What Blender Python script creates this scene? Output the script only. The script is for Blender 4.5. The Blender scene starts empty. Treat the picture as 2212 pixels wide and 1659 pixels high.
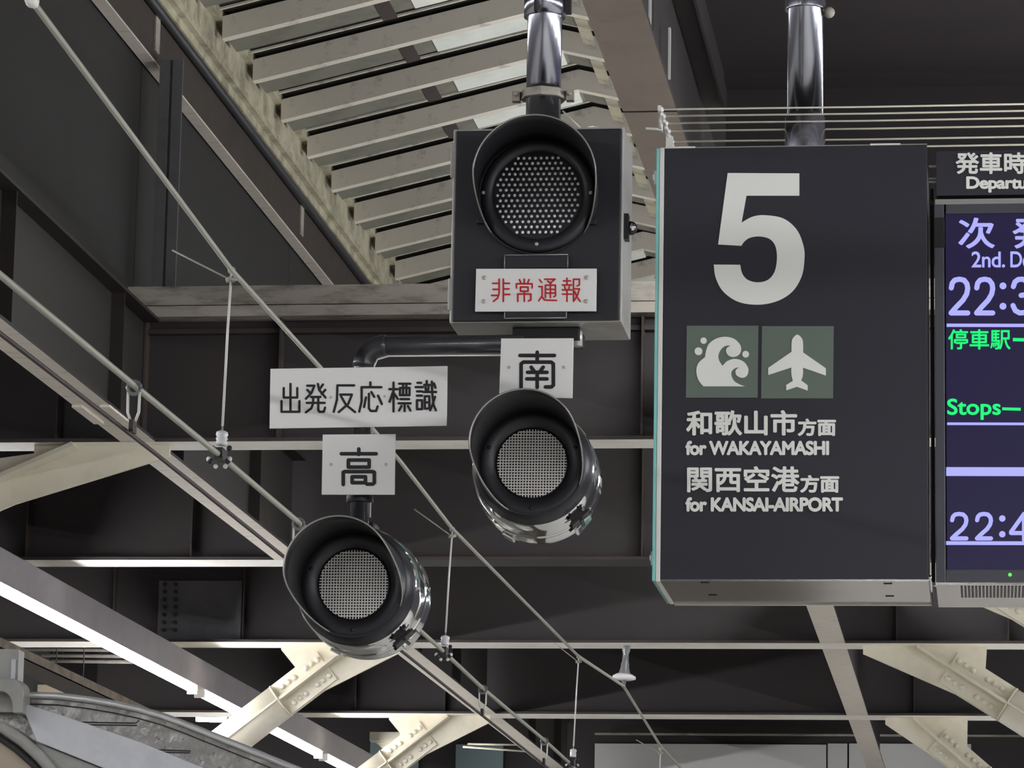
import bpy, bmesh, math, random
from mathutils import Vector, Matrix
random.seed(7)
SC = bpy.context.scene
COL = SC.collection

# ------------------------------------------------------------------ camera
EYE = 1.6
FPX, CX, CY = 8000.0, 1106.0, 829.5
VP = (2146.0, 2400.0)          # vanishing point of the track direction (+Y)
ROLL = 0.018
_y = Vector((VP[0]-CX, -(VP[1]-CY), -FPX)).normalized()
_s, _c = math.sin(ROLL), math.cos(ROLL)
_z = Vector((_s, _c, -(_y[0]*_s+_y[1]*_c)/_y[2])).normalized()
_x = _y.cross(_z)
RM = Matrix((_x, _y, _z))
cam_d = bpy.data.cameras.new('camera')
cam_d.sensor_fit = 'HORIZONTAL'; cam_d.sensor_width = 36.0
cam_d.lens = FPX/2212.0*36.0
cam_d.clip_start = 0.1; cam_d.clip_end = 500
cam = bpy.data.objects.new('camera', cam_d); COL.objects.link(cam)
cam.matrix_world = Matrix.Translation((0, 0, EYE)) @ RM.to_4x4()
SC.camera = cam

# ------------------------------------------------------------------ world, exposure
wd = bpy.data.worlds.new('night'); SC.world = wd; wd.use_nodes = True
wd.node_tree.nodes['Background'].inputs[0].default_value = (0.55, 0.55, 0.60, 1)
wd.node_tree.nodes['Background'].inputs[1].default_value = 0.03
SC.view_settings.view_transform = 'Standard'
SC.view_settings.look = 'None'
SC.view_settings.gamma = 1.0
SC.view_settings.use_curve_mapping = False
SC.view_settings.exposure = 2.15
SC.cycles.max_bounces = 5
SC.cycles.caustics_reflective = False
LAMP = 26.0                    # strength of every white station tube

# ------------------------------------------------------------------ rays
def _dir(px, py):
    return RM @ Vector(((px-CX)/FPX, -(py-CY)/FPX, -1.0))
def Q(px, py, Y):              # point of the sight line at depth Y
    d = _dir(px, py); d *= Y/d.y
    return Vector((d.x, d.y, d.z+EYE))
def QZ(px, py, z):             # ... at world height z
    d = _dir(px, py); d *= (z-EYE)/d.z
    return Vector((d.x, d.y, d.z+EYE))
def QX(px, py, x):             # ... at world x
    d = _dir(px, py); d *= x/d.x
    return Vector((d.x, d.y, d.z+EYE))

# ------------------------------------------------------------------ materials
def lin(c):
    return tuple(((v/255.0)/12.92 if v/255.0 <= .04045 else ((v/255.0+.055)/1.055)**2.4) for v in c)
MATS = {}
def mat(name, rgb, rough=.6, metal=0.0, stain=None, amount=.5, scale=4.0, lo=.45, hi=.7, bump=0.0,
        bscale=40.0, emit=None, strength=0.0, coat=0.0, stretch=None, spec=.5, aniso=0.0, trans=0.0):
    m = bpy.data.materials.new(name); m.use_nodes = True
    nt = m.node_tree; b = nt.nodes['Principled BSDF']
    col = (*lin(rgb), 1)
    b.inputs['Base Color'].default_value = col
    b.inputs['Roughness'].default_value = rough
    b.inputs['Metallic'].default_value = metal
    b.inputs['Coat Weight'].default_value = coat
    b.inputs['Specular IOR Level'].default_value = spec
    b.inputs['Transmission Weight'].default_value = trans
    if emit:
        b.inputs['Emission Color'].default_value = (*lin(emit), 1)
        b.inputs['Emission Strength'].default_value = strength
    if stain or bump:
        tc = nt.nodes.new('ShaderNodeTexCoord'); mp = nt.nodes.new('ShaderNodeMapping')
        nt.links.new(tc.outputs['Object'], mp.inputs['Vector'])
        if stretch: mp.inputs['Scale'].default_value = stretch
    if stain:
        n = nt.nodes.new('ShaderNodeTexNoise'); n.inputs['Scale'].default_value = scale
        n.inputs['Detail'].default_value = 8; n.inputs['Roughness'].default_value = .65
        nt.links.new(mp.outputs['Vector'], n.inputs['Vector'])
        r = nt.nodes.new('ShaderNodeValToRGB')
        r.color_ramp.elements[0].position = lo; r.color_ramp.elements[0].color = (0, 0, 0, 1)
        r.color_ramp.elements[1].position = hi; r.color_ramp.elements[1].color = (amount, amount, amount, 1)
        nt.links.new(n.outputs['Fac'], r.inputs['Fac'])
        mx = nt.nodes.new('ShaderNodeMix'); mx.data_type = 'RGBA'
        nt.links.new(r.outputs['Color'], mx.inputs['Factor'])
        mx.inputs['A'].default_value = col; mx.inputs['B'].default_value = (*lin(stain), 1)
        nt.links.new(mx.outputs['Result'], b.inputs['Base Color'])
    if bump:
        n2 = nt.nodes.new('ShaderNodeTexNoise'); n2.inputs['Scale'].default_value = bscale
        n2.inputs['Detail'].default_value = 4
        nt.links.new(mp.outputs['Vector'], n2.inputs['Vector'])
        bp = nt.nodes.new('ShaderNodeBump'); bp.inputs['Strength'].default_value = bump
        bp.inputs['Distance'].default_value = .02
        nt.links.new(n2.outputs['Fac'], bp.inputs['Height'])
        nt.links.new(bp.outputs['Normal'], b.inputs['Normal'])
    MATS[name] = m
    return m
mat('girder_dark', (50, 46, 46), .6, stain=(58, 51, 48), amount=.6, scale=1.5, bump=.05)
mat('girder_brown', (62, 54, 49), .6, stain=(44, 38, 35), amount=.8, scale=3)
mat('girder_brown_dark', (39, 35, 32), .65, stain=(54, 44, 36), amount=.7, scale=3, lo=.55)
mat('cream', (220, 214, 194), .5, stain=(194, 184, 160), amount=.6, scale=2.2, bump=.03)
mat('flange_white', (250, 248, 238), .5, stain=(222, 214, 194), amount=.6, scale=2.2)
mat('cream_worn', (222, 214, 200), .55, stain=(150, 138, 122), amount=.75, scale=3.0, lo=.54, hi=.72, stretch=(1.3, 7, 1), bump=.05)
mat('soffit_dark', (40, 34, 35), .7, stain=(34, 29, 30), amount=.6, scale=2)
mat('cream_shaded', (138, 125, 113), .6, stain=(118, 106, 95), amount=.6, scale=3, bump=.06)  # pale girder paint darkened to stand for weaker light on the near pieces
mat('steel_dirty', (172, 166, 154), .6, stain=(104, 98, 90), amount=.8, scale=3.5, lo=.48, hi=.68, bump=.08, stretch=(1, 4, 4))
mat('rafter', (218, 212, 196), .6, stain=(100, 96, 90), amount=.75, scale=5, lo=.56, hi=.72, bump=.06)
mat('deck', (122, 120, 106), .7, stain=(92, 92, 82), amount=.7, scale=4)
mat('deck_dark', (52, 51, 48), .75, stain=(40, 40, 38), amount=.7, scale=4)
mat('skylight', (236, 240, 228), .35, stain=(196, 200, 186), amount=.5, scale=3)
mat('gutter', (186, 182, 156), .6, stain=(96, 88, 74), amount=.85, scale=4, lo=.42, hi=.7, bump=.08)
mat('wall_dark', (38, 37, 35), .75, stain=(34, 33, 31), amount=.6, scale=2, bump=.04)
mat('column_grey', (112, 111, 114), .5, stain=(92, 90, 92), amount=.6, scale=5)
mat('bird_wire', (240, 236, 214), .4)
mat('wire_grey', (170, 170, 156), .45, metal=.15)
mat('wire_white', (236, 236, 228), .4)
mat('wire_dark', (62, 52, 48), .5, metal=.3)
mat('tray_dirty', (122, 110, 94), .7, stain=(60, 54, 46), amount=.85, scale=5, bump=.2)
mat('rubber', (40, 40, 42), .5)
mat('porcelain', (238, 238, 240), .2, coat=.5)
mat('insulator_grey', (120, 122, 124), .3, coat=.4)
mat('bolt', (214, 210, 194), .4)
mat('chrome', (225, 225, 222), .09, metal=1.0, bump=.012, bscale=6)
mat('stainless', (226, 220, 212), .16, metal=1.0, bump=.02, bscale=5)
mat('pole_metal', (176, 178, 188), .2, metal=1.0, bump=.01, bscale=8)
mat('signal_black', (37, 38, 42), .42, bump=.02, bscale=120)
mat('hood_black', (32, 32, 36), .38, bump=.02, bscale=60)
mat('hood_edge', (168, 168, 160), .4, metal=.6)
mat('case_grey', (190, 190, 184), .35, metal=.35, stain=(150, 130, 116), amount=.4, scale=6)
mat('pipe_black', (46, 46, 50), .32, stain=(96, 90, 82), amount=.5, scale=8, lo=.55, hi=.75, coat=.2)
mat('lens_back', (20, 20, 22), .4)
mat('led', (235, 235, 240), .3)
mat('mesh_wire', (236, 234, 226), .35, metal=.3)
mat('plate_white', (230, 230, 226), .4)
mat('ink_black', (22, 18, 20), .5)
mat('ink_red', (190, 24, 30), .5)
mat('sign_face', (42, 42, 50), .5, bump=.01, bscale=200)
mat('sign_white', (244, 246, 238), .5)
mat('tile_green', (106, 118, 108), .45)
mat('glass_edge', (142, 214, 206), .15, coat=.6)
mat('trim_white', (232, 232, 224), .3)
mat('display_case', (46, 48, 52), .45)
mat('bezel', (70, 72, 78), .4)
mat('screen', (8, 7, 16), .3, emit=(34, 28, 64), strength=.19)
mat('text_blue', (40, 40, 80), .4, emit=(165, 165, 255), strength=.26)
mat('text_green', (10, 60, 30), .4, emit=(20, 245, 120), strength=.25)
mat('led_green', (40, 220, 60), .4, emit=(90, 250, 90), strength=.3)
mat('black', (14, 14, 16), .5)
mat('tube', (255, 255, 255), .4, emit=(250, 250, 255), strength=LAMP)
mat('trunking', (168, 164, 168), .45, stain=(140, 136, 140), amount=.4, scale=3)
mat('lamp_white', (235, 235, 235), .4)
mat('train_shell', (158, 156, 150), .25, metal=.3, stain=(84, 82, 78), amount=.85, scale=48, lo=.58, hi=.68, bump=.4, bscale=11)
mat('train_panel', (206, 208, 212), .3, stain=(176, 178, 182), amount=.5, scale=9, coat=.3)
mat('train_rim', (236, 237, 236), .2, metal=.7, bump=.05, bscale=18)
mat('beige', (178, 166, 146), .6)
mat('train_grey', (164, 164, 158), .4, stain=(126, 126, 118), amount=.6, scale=8)
mat('far_grey', (206, 206, 202), .7)
mat('far_teal', (146, 168, 170), .6)
mat('concrete', (206, 204, 198), .8, stain=(186, 184, 178), amount=.6, scale=2, bump=.1)
mat('concrete_dark', (110, 108, 106), .85, stain=(90, 88, 86), amount=.6, scale=1.5)
mat('ballast', (128, 122, 114), .9, stain=(96, 92, 86), amount=.7, scale=12, bump=.5)

# ------------------------------------------------------------------ geometry helpers
def box(bm, x0, x1, y0, y1, z0, z1):
    v = [bm.verts.new(p) for p in ((x0,y0,z0),(x1,y0,z0),(x1,y1,z0),(x0,y1,z0),(x0,y0,z1),(x1,y0,z1),(x1,y1,z1),(x0,y1,z1))]
    for f in ((3,2,1,0),(4,5,6,7),(0,1,5,4),(1,2,6,5),(2,3,7,6),(3,0,4,7)):
        bm.faces.new([v[i] for i in f])
def obox(bm, c, ax, ay, az, hx, hy, hz):
    c = Vector(c); v = []
    for sz in (-1, 1):
        for sx, sy in ((-1,-1),(1,-1),(1,1),(-1,1)):
            v.append(bm.verts.new(c+ax*sx*hx+ay*sy*hy+az*sz*hz))
    for f in ((3,2,1,0),(4,5,6,7),(0,1,5,4),(1,2,6,5),(2,3,7,6),(3,0,4,7)):
        bm.faces.new([v[i] for i in f])
def prism(bm, pts, d):         # pts: 3D outline, extruded by vector d
    d = Vector(d); a = [bm.verts.new(Vector(p)) for p in pts]; b = [bm.verts.new(Vector(p)+d) for p in pts]
    n = len(pts)
    bm.faces.new(a); bm.faces.new(b[::-1])
    for i in range(n):
        j = (i+1) % n; bm.faces.new((a[j], a[i], b[i], b[j]))
def frame(p0, p1):
    t = (Vector(p1)-Vector(p0)).normalized()
    u = t.cross(Vector((0, 0, 1)))
    if u.length < 1e-4: u = Vector((1, 0, 0))
    u.normalize(); return t, u, u.cross(t)
def cyl(bm, p0, p1, r0, r1=None, n=20, caps=True):
    r1 = r0 if r1 is None else r1
    t, u, w = frame(p0, p1); A = []; B = []
    for i in range(n):
        a = 2*math.pi*i/n; o = u*math.cos(a)+w*math.sin(a)
        A.append(bm.verts.new(Vector(p0)+o*r0)); B.append(bm.verts.new(Vector(p1)+o*r1))
    for i in range(n):
        j = (i+1) % n; f = bm.faces.new((A[i], A[j], B[j], B[i])); f.smooth = True
    if caps: bm.faces.new(A[::-1]); bm.faces.new(B)
def tube(bm, pts, r, n=10):
    pts = [Vector(p) for p in pts]; rings = []
    up = None
    for i, p in enumerate(pts):
        t = (pts[min(i+1, len(pts)-1)]-pts[max(i-1, 0)]).normalized()
        if up is None:
            up = Vector((0, 0, 1)) if abs(t.z) < .9 else Vector((1, 0, 0))
        u = t.cross(up).normalized(); w = u.cross(t); up = w
        rings.append([bm.verts.new(p+(u*math.cos(2*math.pi*k/n)+w*math.sin(2*math.pi*k/n))*r) for k in range(n)])
    for a, b in zip(rings, rings[1:]):
        for k in range(n):
            f = bm.faces.new((a[k], a[(k+1) % n], b[(k+1) % n], b[k])); f.smooth = True
    bm.faces.new(rings[0][::-1]); bm.faces.new(rings[-1])
def lathe(bm, c, axis, prof, n=32, close=False):  # prof: list of (distance along axis, radius)
    axis = Vector(axis).normalized()
    u = axis.cross(Vector((0, 0, 1)))
    if u.length < 1e-4: u = Vector((1, 0, 0))
    u.normalize(); w = u.cross(axis); c = Vector(c); R = []
    for d, r in prof:
        if r < 1e-6: R.append([bm.verts.new(c+axis*d)])
        else: R.append([bm.verts.new(c+axis*d+(u*math.cos(2*math.pi*k/n)+w*math.sin(2*math.pi*k/n))*r) for k in range(n)])
    for a, b in zip(R, R[1:]):
        for k in range(n):
            l = (k+1) % n
            if len(a) == 1 and len(b) == 1: continue
            if len(a) == 1: f = bm.faces.new((a[0], b[l], b[k]))
            elif len(b) == 1: f = bm.faces.new((a[k], a[l], b[0]))
            else: f = bm.faces.new((a[k], a[l], b[l], b[k]))
            f.smooth = True
def ball(bm, c, r, n=10):
    lathe(bm, Vector(c), (0, 0, 1), [(-r, 0)]+[(r*math.sin(a), r*math.cos(a)) for a in [math.radians(x) for x in (-60, -30, 0, 30, 60)]]+[(r, 0)], n)

def tag(o, label=None, cat=None, group=None, kind=None):
    if label: o['label'] = label
    if cat: o['category'] = cat
    if group: o['group'] = group
    if kind: o['kind'] = kind
    return o
def thing(name, loc, label, cat, group=None, kind=None):
    o = bpy.data.objects.new(name, None); COL.objects.link(o)
    o.location = Vector(loc); o.empty_display_size = .1
    return tag(o, label, cat, group, kind)
def root_loc(p):
    while p.parent: p = p.parent
    return p.location
def part(name, build, m, parent=None, bevel=0.0, bottom=None, kind=None, label=None, fix=True):
    bm = bmesh.new(); build(bm)
    if fix: bmesh.ops.recalc_face_normals(bm, faces=bm.faces)
    if bevel:
        bmesh.ops.bevel(bm, geom=[e for e in bm.edges if len(e.link_faces) == 2 and e.calc_face_angle(0) > .6], offset=bevel, segments=2, profile=.6, affect='EDGES')
    me = bpy.data.meshes.new(name)
    me.materials.append(MATS[m])
    if bottom:
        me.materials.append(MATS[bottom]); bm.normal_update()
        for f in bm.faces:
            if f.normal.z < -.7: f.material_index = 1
    if parent is not None:
        bmesh.ops.translate(bm, verts=bm.verts, vec=-root_loc(parent))
    bm.to_mesh(me); bm.free()
    o = bpy.data.objects.new(name, me); COL.objects.link(o)
    if parent is not None: o.parent = parent
    if kind: o['kind'] = kind
    if label: o['label'] = label
    return o
def solo(name, build, m, label, cat, group=None, kind=None, **k):   # a thing that is one mesh, origin at its centre
    o = part(name, build, m, **k)
    vs = o.data.vertices
    lo = Vector([min(v.co[i] for v in vs) for i in range(3)]); hi = Vector([max(v.co[i] for v in vs) for i in range(3)])
    c = (lo+hi)/2; c.z = lo.z
    o.data.transform(Matrix.Translation(-c)); o.location = c
    return tag(o, label, cat, group, kind)
def copy_part(o, parent, offset, rot=None):
    c = o.copy(); COL.objects.link(c); c.parent = parent; c.location = offset
    if rot: c.rotation_euler = rot
    return c

# flat lettering -------------------------------------------------------------
def strokes(name, items, Y, m, parent, lift=.004):
    """items: (polylines in 0..100, pixel box x0,y0,x1,y1, stroke width in pixels); round-ended strokes on the plane y = Y"""
    def b(bm):
        zi = 0
        for polys, (x0, y0, x1, y1), w in items:
            for pl in polys:
                pp = [(x0+(x1-x0)*a/100.0, y0+(y1-y0)*c/100.0) for a, c in pl]
                h = w/2
                for (ax, ay), (bx, by) in zip(pp, pp[1:]):
                    a = math.atan2(by-ay, bx-ax); out = []
                    for k in range(7): out.append((bx+h*math.cos(a-math.pi/2+math.pi*k/6), by+h*math.sin(a-math.pi/2+math.pi*k/6)))
                    for k in range(7): out.append((ax+h*math.cos(a+math.pi/2+math.pi*k/6), ay+h*math.sin(a+math.pi/2+math.pi*k/6)))
                    zi = (zi+1) % 12
                    bm.faces.new([bm.verts.new(Q(x, y, Y-lift-zi*.00012)) for x, y in out][::-1])
    return part(name, b, m, parent, kind=None)
def text(name, s, rect, Y, m, parent, bold=0.0, lift=.003, spacing=1.0):
    c = bpy.data.curves.new('lettering', 'FONT'); c.body = s; c.space_character = spacing
    c.resolution_u = 6
    o = bpy.data.objects.new('lettering', c); COL.objects.link(o)
    dg = bpy.context.evaluated_depsgraph_get()
    me = bpy.data.meshes.new_from_object(o.evaluated_get(dg))
    bpy.data.objects.remove(o); bpy.data.curves.remove(c)
    xs = [v.co.x for v in me.vertices]; ys = [v.co.y for v in me.vertices]
    x0, x1, y0, y1 = min(xs), max(xs), min(ys), max(ys)
    rl = root_loc(parent)
    vs = [tuple(v.co) for v in me.vertices]; fs = [tuple(p.vertices) for p in me.polygons]
    bpy.data.meshes.remove(me)
    sh = [(0, 0)]+[(bold*math.cos(q*math.pi/4), bold*math.sin(q*math.pi/4)) for q in range(8)] if bold else [(0, 0)]
    V = []; Fc = []
    for iz, (ox, oy) in enumerate(sh):
        n0 = len(V); V += [(x+ox, y+oy, iz*.00025) for x, y, _ in vs]; Fc += [tuple(i+n0 for i in f) for f in fs]
    me = bpy.data.meshes.new(name); me.from_pydata(V, [], Fc)
    x0 -= bold; x1 += bold; y0 -= bold; y1 += bold
    for v in me.vertices:
        px = rect[0]+(rect[2]-rect[0])*(v.co.x-x0)/(x1-x0); py = rect[3]+(rect[1]-rect[3])*(v.co.y-y0)/(y1-y0)
        v.co = Q(px, py, Y-lift-v.co.z)-rl
    me.materials.clear(); me.materials.append(MATS[m]); me.name = name
    ob = bpy.data.objects.new(name, me); COL.objects.link(ob); ob.parent = parent
    return ob
def spline(ctrl, steps=6, closed=True):
    """ctrl: (x, y, corner) ; Catmull-Rom through the points, sharp where corner is 1"""
    n = len(ctrl); out = []
    for i in range(n if closed else n-1):
        p1, p2 = ctrl[i], ctrl[(i+1) % n]
        p0 = ctrl[i-1] if not p1[2] else p1; p3 = ctrl[(i+2) % n] if not p2[2] else p2
        if p1[2] and p2[2]: out.append((p1[0], p1[1])); continue
        for k in range(steps):
            t = k/steps
            q = []
            for d in (0, 1):
                a, b_, c_, e = p0[d], p1[d], p2[d], p3[d]
                q.append(.5*((2*b_)+(-a+c_)*t+(2*a-5*b_+4*c_-e)*t*t+(-a+3*b_-3*c_+e)*t**3))
            out.append(tuple(q))
    return out
def shape(name, pxpts, Y, m, parent, thick=.002, lift=.003):
    return part(name, lambda bm: prism(bm, [Q(x, y, Y-lift) for x, y in pxpts], (0, thick, 0)), m, parent)

# ================================================================== SETTING
# --- floor, track bed (below the frame; they return the light upwards)
tag(part('floor', lambda bm: box(bm, -1.55, 7, -14, 60, -.2, 0), 'concrete'), 'grey concrete station platform floor', 'floor', kind='structure')
tag(part('floor_track', lambda bm: box(bm, -4.6, -1.55, -14, 60, -1.4, -1.1), 'ballast'), 'brown ballast track bed beside the platform', 'floor', kind='structure')
tag(part('floor_opposite', lambda bm: box(bm, -12, -4.6, -14, 60, -.2, 0), 'concrete'), 'grey concrete floor of the opposite platform', 'floor', kind='structure')

tag(part('wall_opposite', lambda bm: box(bm, -12.4, -12.2, -14, 60, -.2, 10.5), 'concrete_dark'), 'grey back wall of the opposite platform', 'wall', kind='structure')
tag(part('ceiling_upper', lambda bm: box(bm, -12.4, 7, -14, 60, 10.5, 10.7), 'concrete_dark'), 'dark upper slab above the station roof', 'ceiling', kind='structure')
# --- heights (world z) taken from the photograph
ZB = EYE+4.0                                     # underside of all main girders
FH = [.155, .18, .215, .24]                      # half widths of their bottom flanges
GY = [22.4, 27.5, 32.6, 38.7]                    # the four cross girders
XL = QZ(303, 958, ZB).x                          # left longitudinal girder
XR = QZ(1400, 229, ZB).x                         # right longitudinal girder

# --- longitudinal girders
def longitudinal(x, y0, y1, label, flange, wmat, hw=.11):
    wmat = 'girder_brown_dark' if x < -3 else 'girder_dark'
    t = thing('longitudinal_girder', (x, y0, ZB), label, 'girder')
    part('bottom_flange', lambda bm: box(bm, x-hw, x+hw, y0, y1, ZB, ZB+.02), wmat, t, bottom=flange)
    part('web', lambda bm: box(bm, x-.008, x+.008, y0, y1, ZB+.02, ZB+.76), wmat, t)
    part('top_flange', lambda bm: box(bm, x-hw, x+hw, y0, y1, ZB+.76, ZB+.78), wmat, t)
    ys = y0+.6
    while ys < y1:
        if min(abs(ys-g) for g in GY) > .3 and x < -3:
            part('stiffener', lambda bm: box(bm, x+.008, x+.09, ys-.006, ys+.006, ZB+.02, ZB+.76), wmat, t)
        ys += 2.54
    return t
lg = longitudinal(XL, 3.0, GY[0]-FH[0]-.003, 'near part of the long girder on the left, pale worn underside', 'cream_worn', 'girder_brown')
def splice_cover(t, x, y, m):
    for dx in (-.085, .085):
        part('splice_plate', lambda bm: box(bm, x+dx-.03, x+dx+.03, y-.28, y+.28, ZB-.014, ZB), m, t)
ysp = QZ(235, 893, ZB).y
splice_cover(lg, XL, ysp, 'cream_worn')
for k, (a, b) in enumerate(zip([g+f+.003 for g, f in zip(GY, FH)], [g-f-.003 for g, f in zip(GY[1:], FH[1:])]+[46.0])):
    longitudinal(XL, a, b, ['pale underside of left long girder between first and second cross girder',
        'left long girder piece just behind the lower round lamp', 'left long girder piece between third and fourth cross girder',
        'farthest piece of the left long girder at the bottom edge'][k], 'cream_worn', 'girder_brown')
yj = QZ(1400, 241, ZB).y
longitudinal(XR, 7.5, yj-.012, 'shade-coloured long girder above the platform sign, nearest piece', 'cream_shaded', 'girder_dark')
longitudinal(XR, yj+.012, GY[0]-FH[0]-.003, 'shade-coloured long girder piece running behind the number five sign', 'cream_shaded', 'girder_dark')
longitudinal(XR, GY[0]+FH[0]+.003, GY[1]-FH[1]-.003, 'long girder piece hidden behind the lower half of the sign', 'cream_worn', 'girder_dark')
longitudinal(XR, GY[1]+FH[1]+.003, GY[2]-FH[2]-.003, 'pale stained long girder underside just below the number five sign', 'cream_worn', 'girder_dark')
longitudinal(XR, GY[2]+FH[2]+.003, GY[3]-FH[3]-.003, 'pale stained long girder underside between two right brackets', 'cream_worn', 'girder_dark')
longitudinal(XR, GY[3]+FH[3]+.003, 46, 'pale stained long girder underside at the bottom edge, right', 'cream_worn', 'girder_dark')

# --- cross girders
def cross(i, x0, x1, label, stiff, flange='flange_white', top=True):
    y = GY[i]
    t = thing('cross_girder', ((x0+x1)/2, y, ZB), label, 'girder')
    fh = FH[i]
    part('bottom_flange', lambda bm: box(bm, x0, x1, y-fh, y+fh, ZB, ZB+.024), 'girder_brown', t, bottom=flange)
    part('web', lambda bm: box(bm, x0, x1, y-.008, y+.008, ZB+.024, ZB+1.0), 'girder_dark', t)
    if top: part('top_flange', lambda bm: box(bm, x0, x1, y-.125, y+.125, ZB+1.0, ZB+1.024), 'girder_brown', t)
    for px, py in stiff:
        x = Q(px, py, y).x
        part('stiffener', lambda bm: box(bm, x-.006, x+.006, y-.11, y-.008, ZB+.024, ZB+1.0), 'girder_brown', t)
    return t
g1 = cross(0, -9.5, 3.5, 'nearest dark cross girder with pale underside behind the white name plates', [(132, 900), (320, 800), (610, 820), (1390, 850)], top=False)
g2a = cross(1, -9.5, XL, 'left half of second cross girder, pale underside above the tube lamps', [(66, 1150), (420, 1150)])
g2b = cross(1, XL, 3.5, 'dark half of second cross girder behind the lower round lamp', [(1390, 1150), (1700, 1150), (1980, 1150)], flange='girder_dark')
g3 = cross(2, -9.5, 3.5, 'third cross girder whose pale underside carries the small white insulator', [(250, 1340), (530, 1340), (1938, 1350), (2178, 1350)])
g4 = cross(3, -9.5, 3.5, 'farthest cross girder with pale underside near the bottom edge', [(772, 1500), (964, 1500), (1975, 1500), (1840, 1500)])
def rivets(t, px0, py0, nx, ny, dx, dy, Y):
    for i in range(nx):
        for j in range(ny):
            c = Q(px0+i*dx, py0+j*dy, Y)
            part('bolt', lambda bm: cyl(bm, c, c+Vector((0, -.03, 0)), .018, .016, 8), 'girder_brown', t)
part('splice_plate', lambda bm: (lambda a, b: box(bm, a.x, b.x, GY[2]-.02, GY[2]-.008, b.z, a.z))(Q(345, 1255, GY[2]), Q(520, 1392, GY[2])), 'column_grey', g3)
rivets(g3, 356, 1262, 2, 7, 24, 16.5, GY[2]-.02)

# the light tube along the top of the nearest girder
y1 = GY[0]-.12
zt0, zt1, zt2 = Q(760, 684, y1).z, Q(760, 661, y1).z, Q(760, 616, y1).z
xe = Q(95, 640, y1).x
def top_beam(bm):
    box(bm, xe+.1, 3.5, y1-.02, y1+.22, zt1+.012, zt2)
def top_lip(bm):
    box(bm, xe+.3, 3.5, y1-.05, y1+.2, zt0, zt1)
part('top_rail', top_beam, 'steel_dirty', g1)
part('top_lip', top_lip, 'steel_dirty', g1)
part('tie_angle', lambda bm: box(bm, xe, 3.5, GY[0]-.06, GY[0]-.008, Q(760, 722, GY[0]).z, Q(760, 712, GY[0]).z), 'girder_brown', g1)

# --- clerestory wall on the left, its posts, beam and gutter
XW = QZ(190, 582, ZB+.78).x
ZF = QX(715, 610, XW).z                          # underside of the eaves beam
w = thing('wall_left', (XW, 24, ZB+.8), 'dark clerestory wall panels above the left long girder', 'wall', kind='structure')
yy = 2.0
while yy < 45:
    part('panel', lambda bm: box(bm, XW-.12, XW-.10, yy+.005, yy+5.095, ZB+.78, ZF+.3), 'wall_dark', w)
    yy += 5.1
eb = thing('eaves_beam', (XW, 12, ZF), 'long eaves beam with a whitish lower edge under the corrugated roof', 'beam')
def z_at(px, py): return QX(px, py, XW).z
zb1 = z_at(459, 193)
part('flange', lambda bm: box(bm, XW-.085, XW, 4, 45, ZF, ZF+.012), 'cream_worn', eb)
part('web', lambda bm: box(bm, XW-.03, XW-.012, 4, 45, ZF+.012, zb1+.12), 'girder_brown', eb)
cp = solo('conduit', lambda bm: cyl(bm, (XW+.02, 4, zb1+.03), (XW+.02, 45, zb1+.03), .032, n=12), 'rubber', 'dark conduit running beneath the roof gutter', 'conduit')
ZE = z_at(467, 60)                               # eaves level of the roof
def gutter(bm):
    prof = [(XW-.09, zb1+.09), (XW+.03, zb1+.09), (XW+.03, zb1+.15), (XW+.075, zb1+.15), (XW+.075, zb1+.20),
            (XW+.05, zb1+.22), (XW+.05, ZE-.03), (XW+.10, ZE-.03), (XW+.10, ZE+.06), (XW-.09, ZE+.06)]
    prism(bm, [(x, 4, z) for x, z in prof], (0, 41, 0))
solo('gutter', gutter, 'gutter', 'weathered greenish gutter channel along the roof eaves', 'gutter')
def post(x, y, w_, z0, z1, label):
    t = thing('clerestory_post', (x, y, z0), label, 'post')
    for s in (-1, 1):
        part('flange', lambda bm: box(bm, x+s*w_*.28-w_*.22, x+s*w_*.28+w_*.22, y-.1, y-.085, z0, z1), 'column_grey', t)
    part('web', lambda bm: box(bm, x-w_*.1, x+w_*.1, y-.08, y+.1, z0, z1), 'column_grey', t)
    return t
px1 = Q(361, 400, GY[0]-.1)
post(px1.x, GY[0], .15, ZB+1.0, Q(361, 128, GY[0]-.1).z, 'grey upright post against the dark upper wall, left')
def bracket(y, label):
    z0, z1 = Q(640, 508, GY[1]).z, Q(640, 338, GY[1]).z
    x = Q(640, 420, GY[1]).x
    t = thing('gutter_bracket', (x, y, z0), label, 'bracket')
    part('plate', lambda bm: box(bm, x-.07, x+.035, y-.02, y, z0, z1), 'girder_dark', t)
    part('edge', lambda bm: box(bm, x+.035, x+.055, y-.06, y+.06, z0, z1), 'steel_dirty', t)
bracket(GY[1], 'dark bracket plate under the gutter in mid roof edge')
bracket(GY[0], 'dark bracket plate under the gutter at the top edge')

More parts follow.
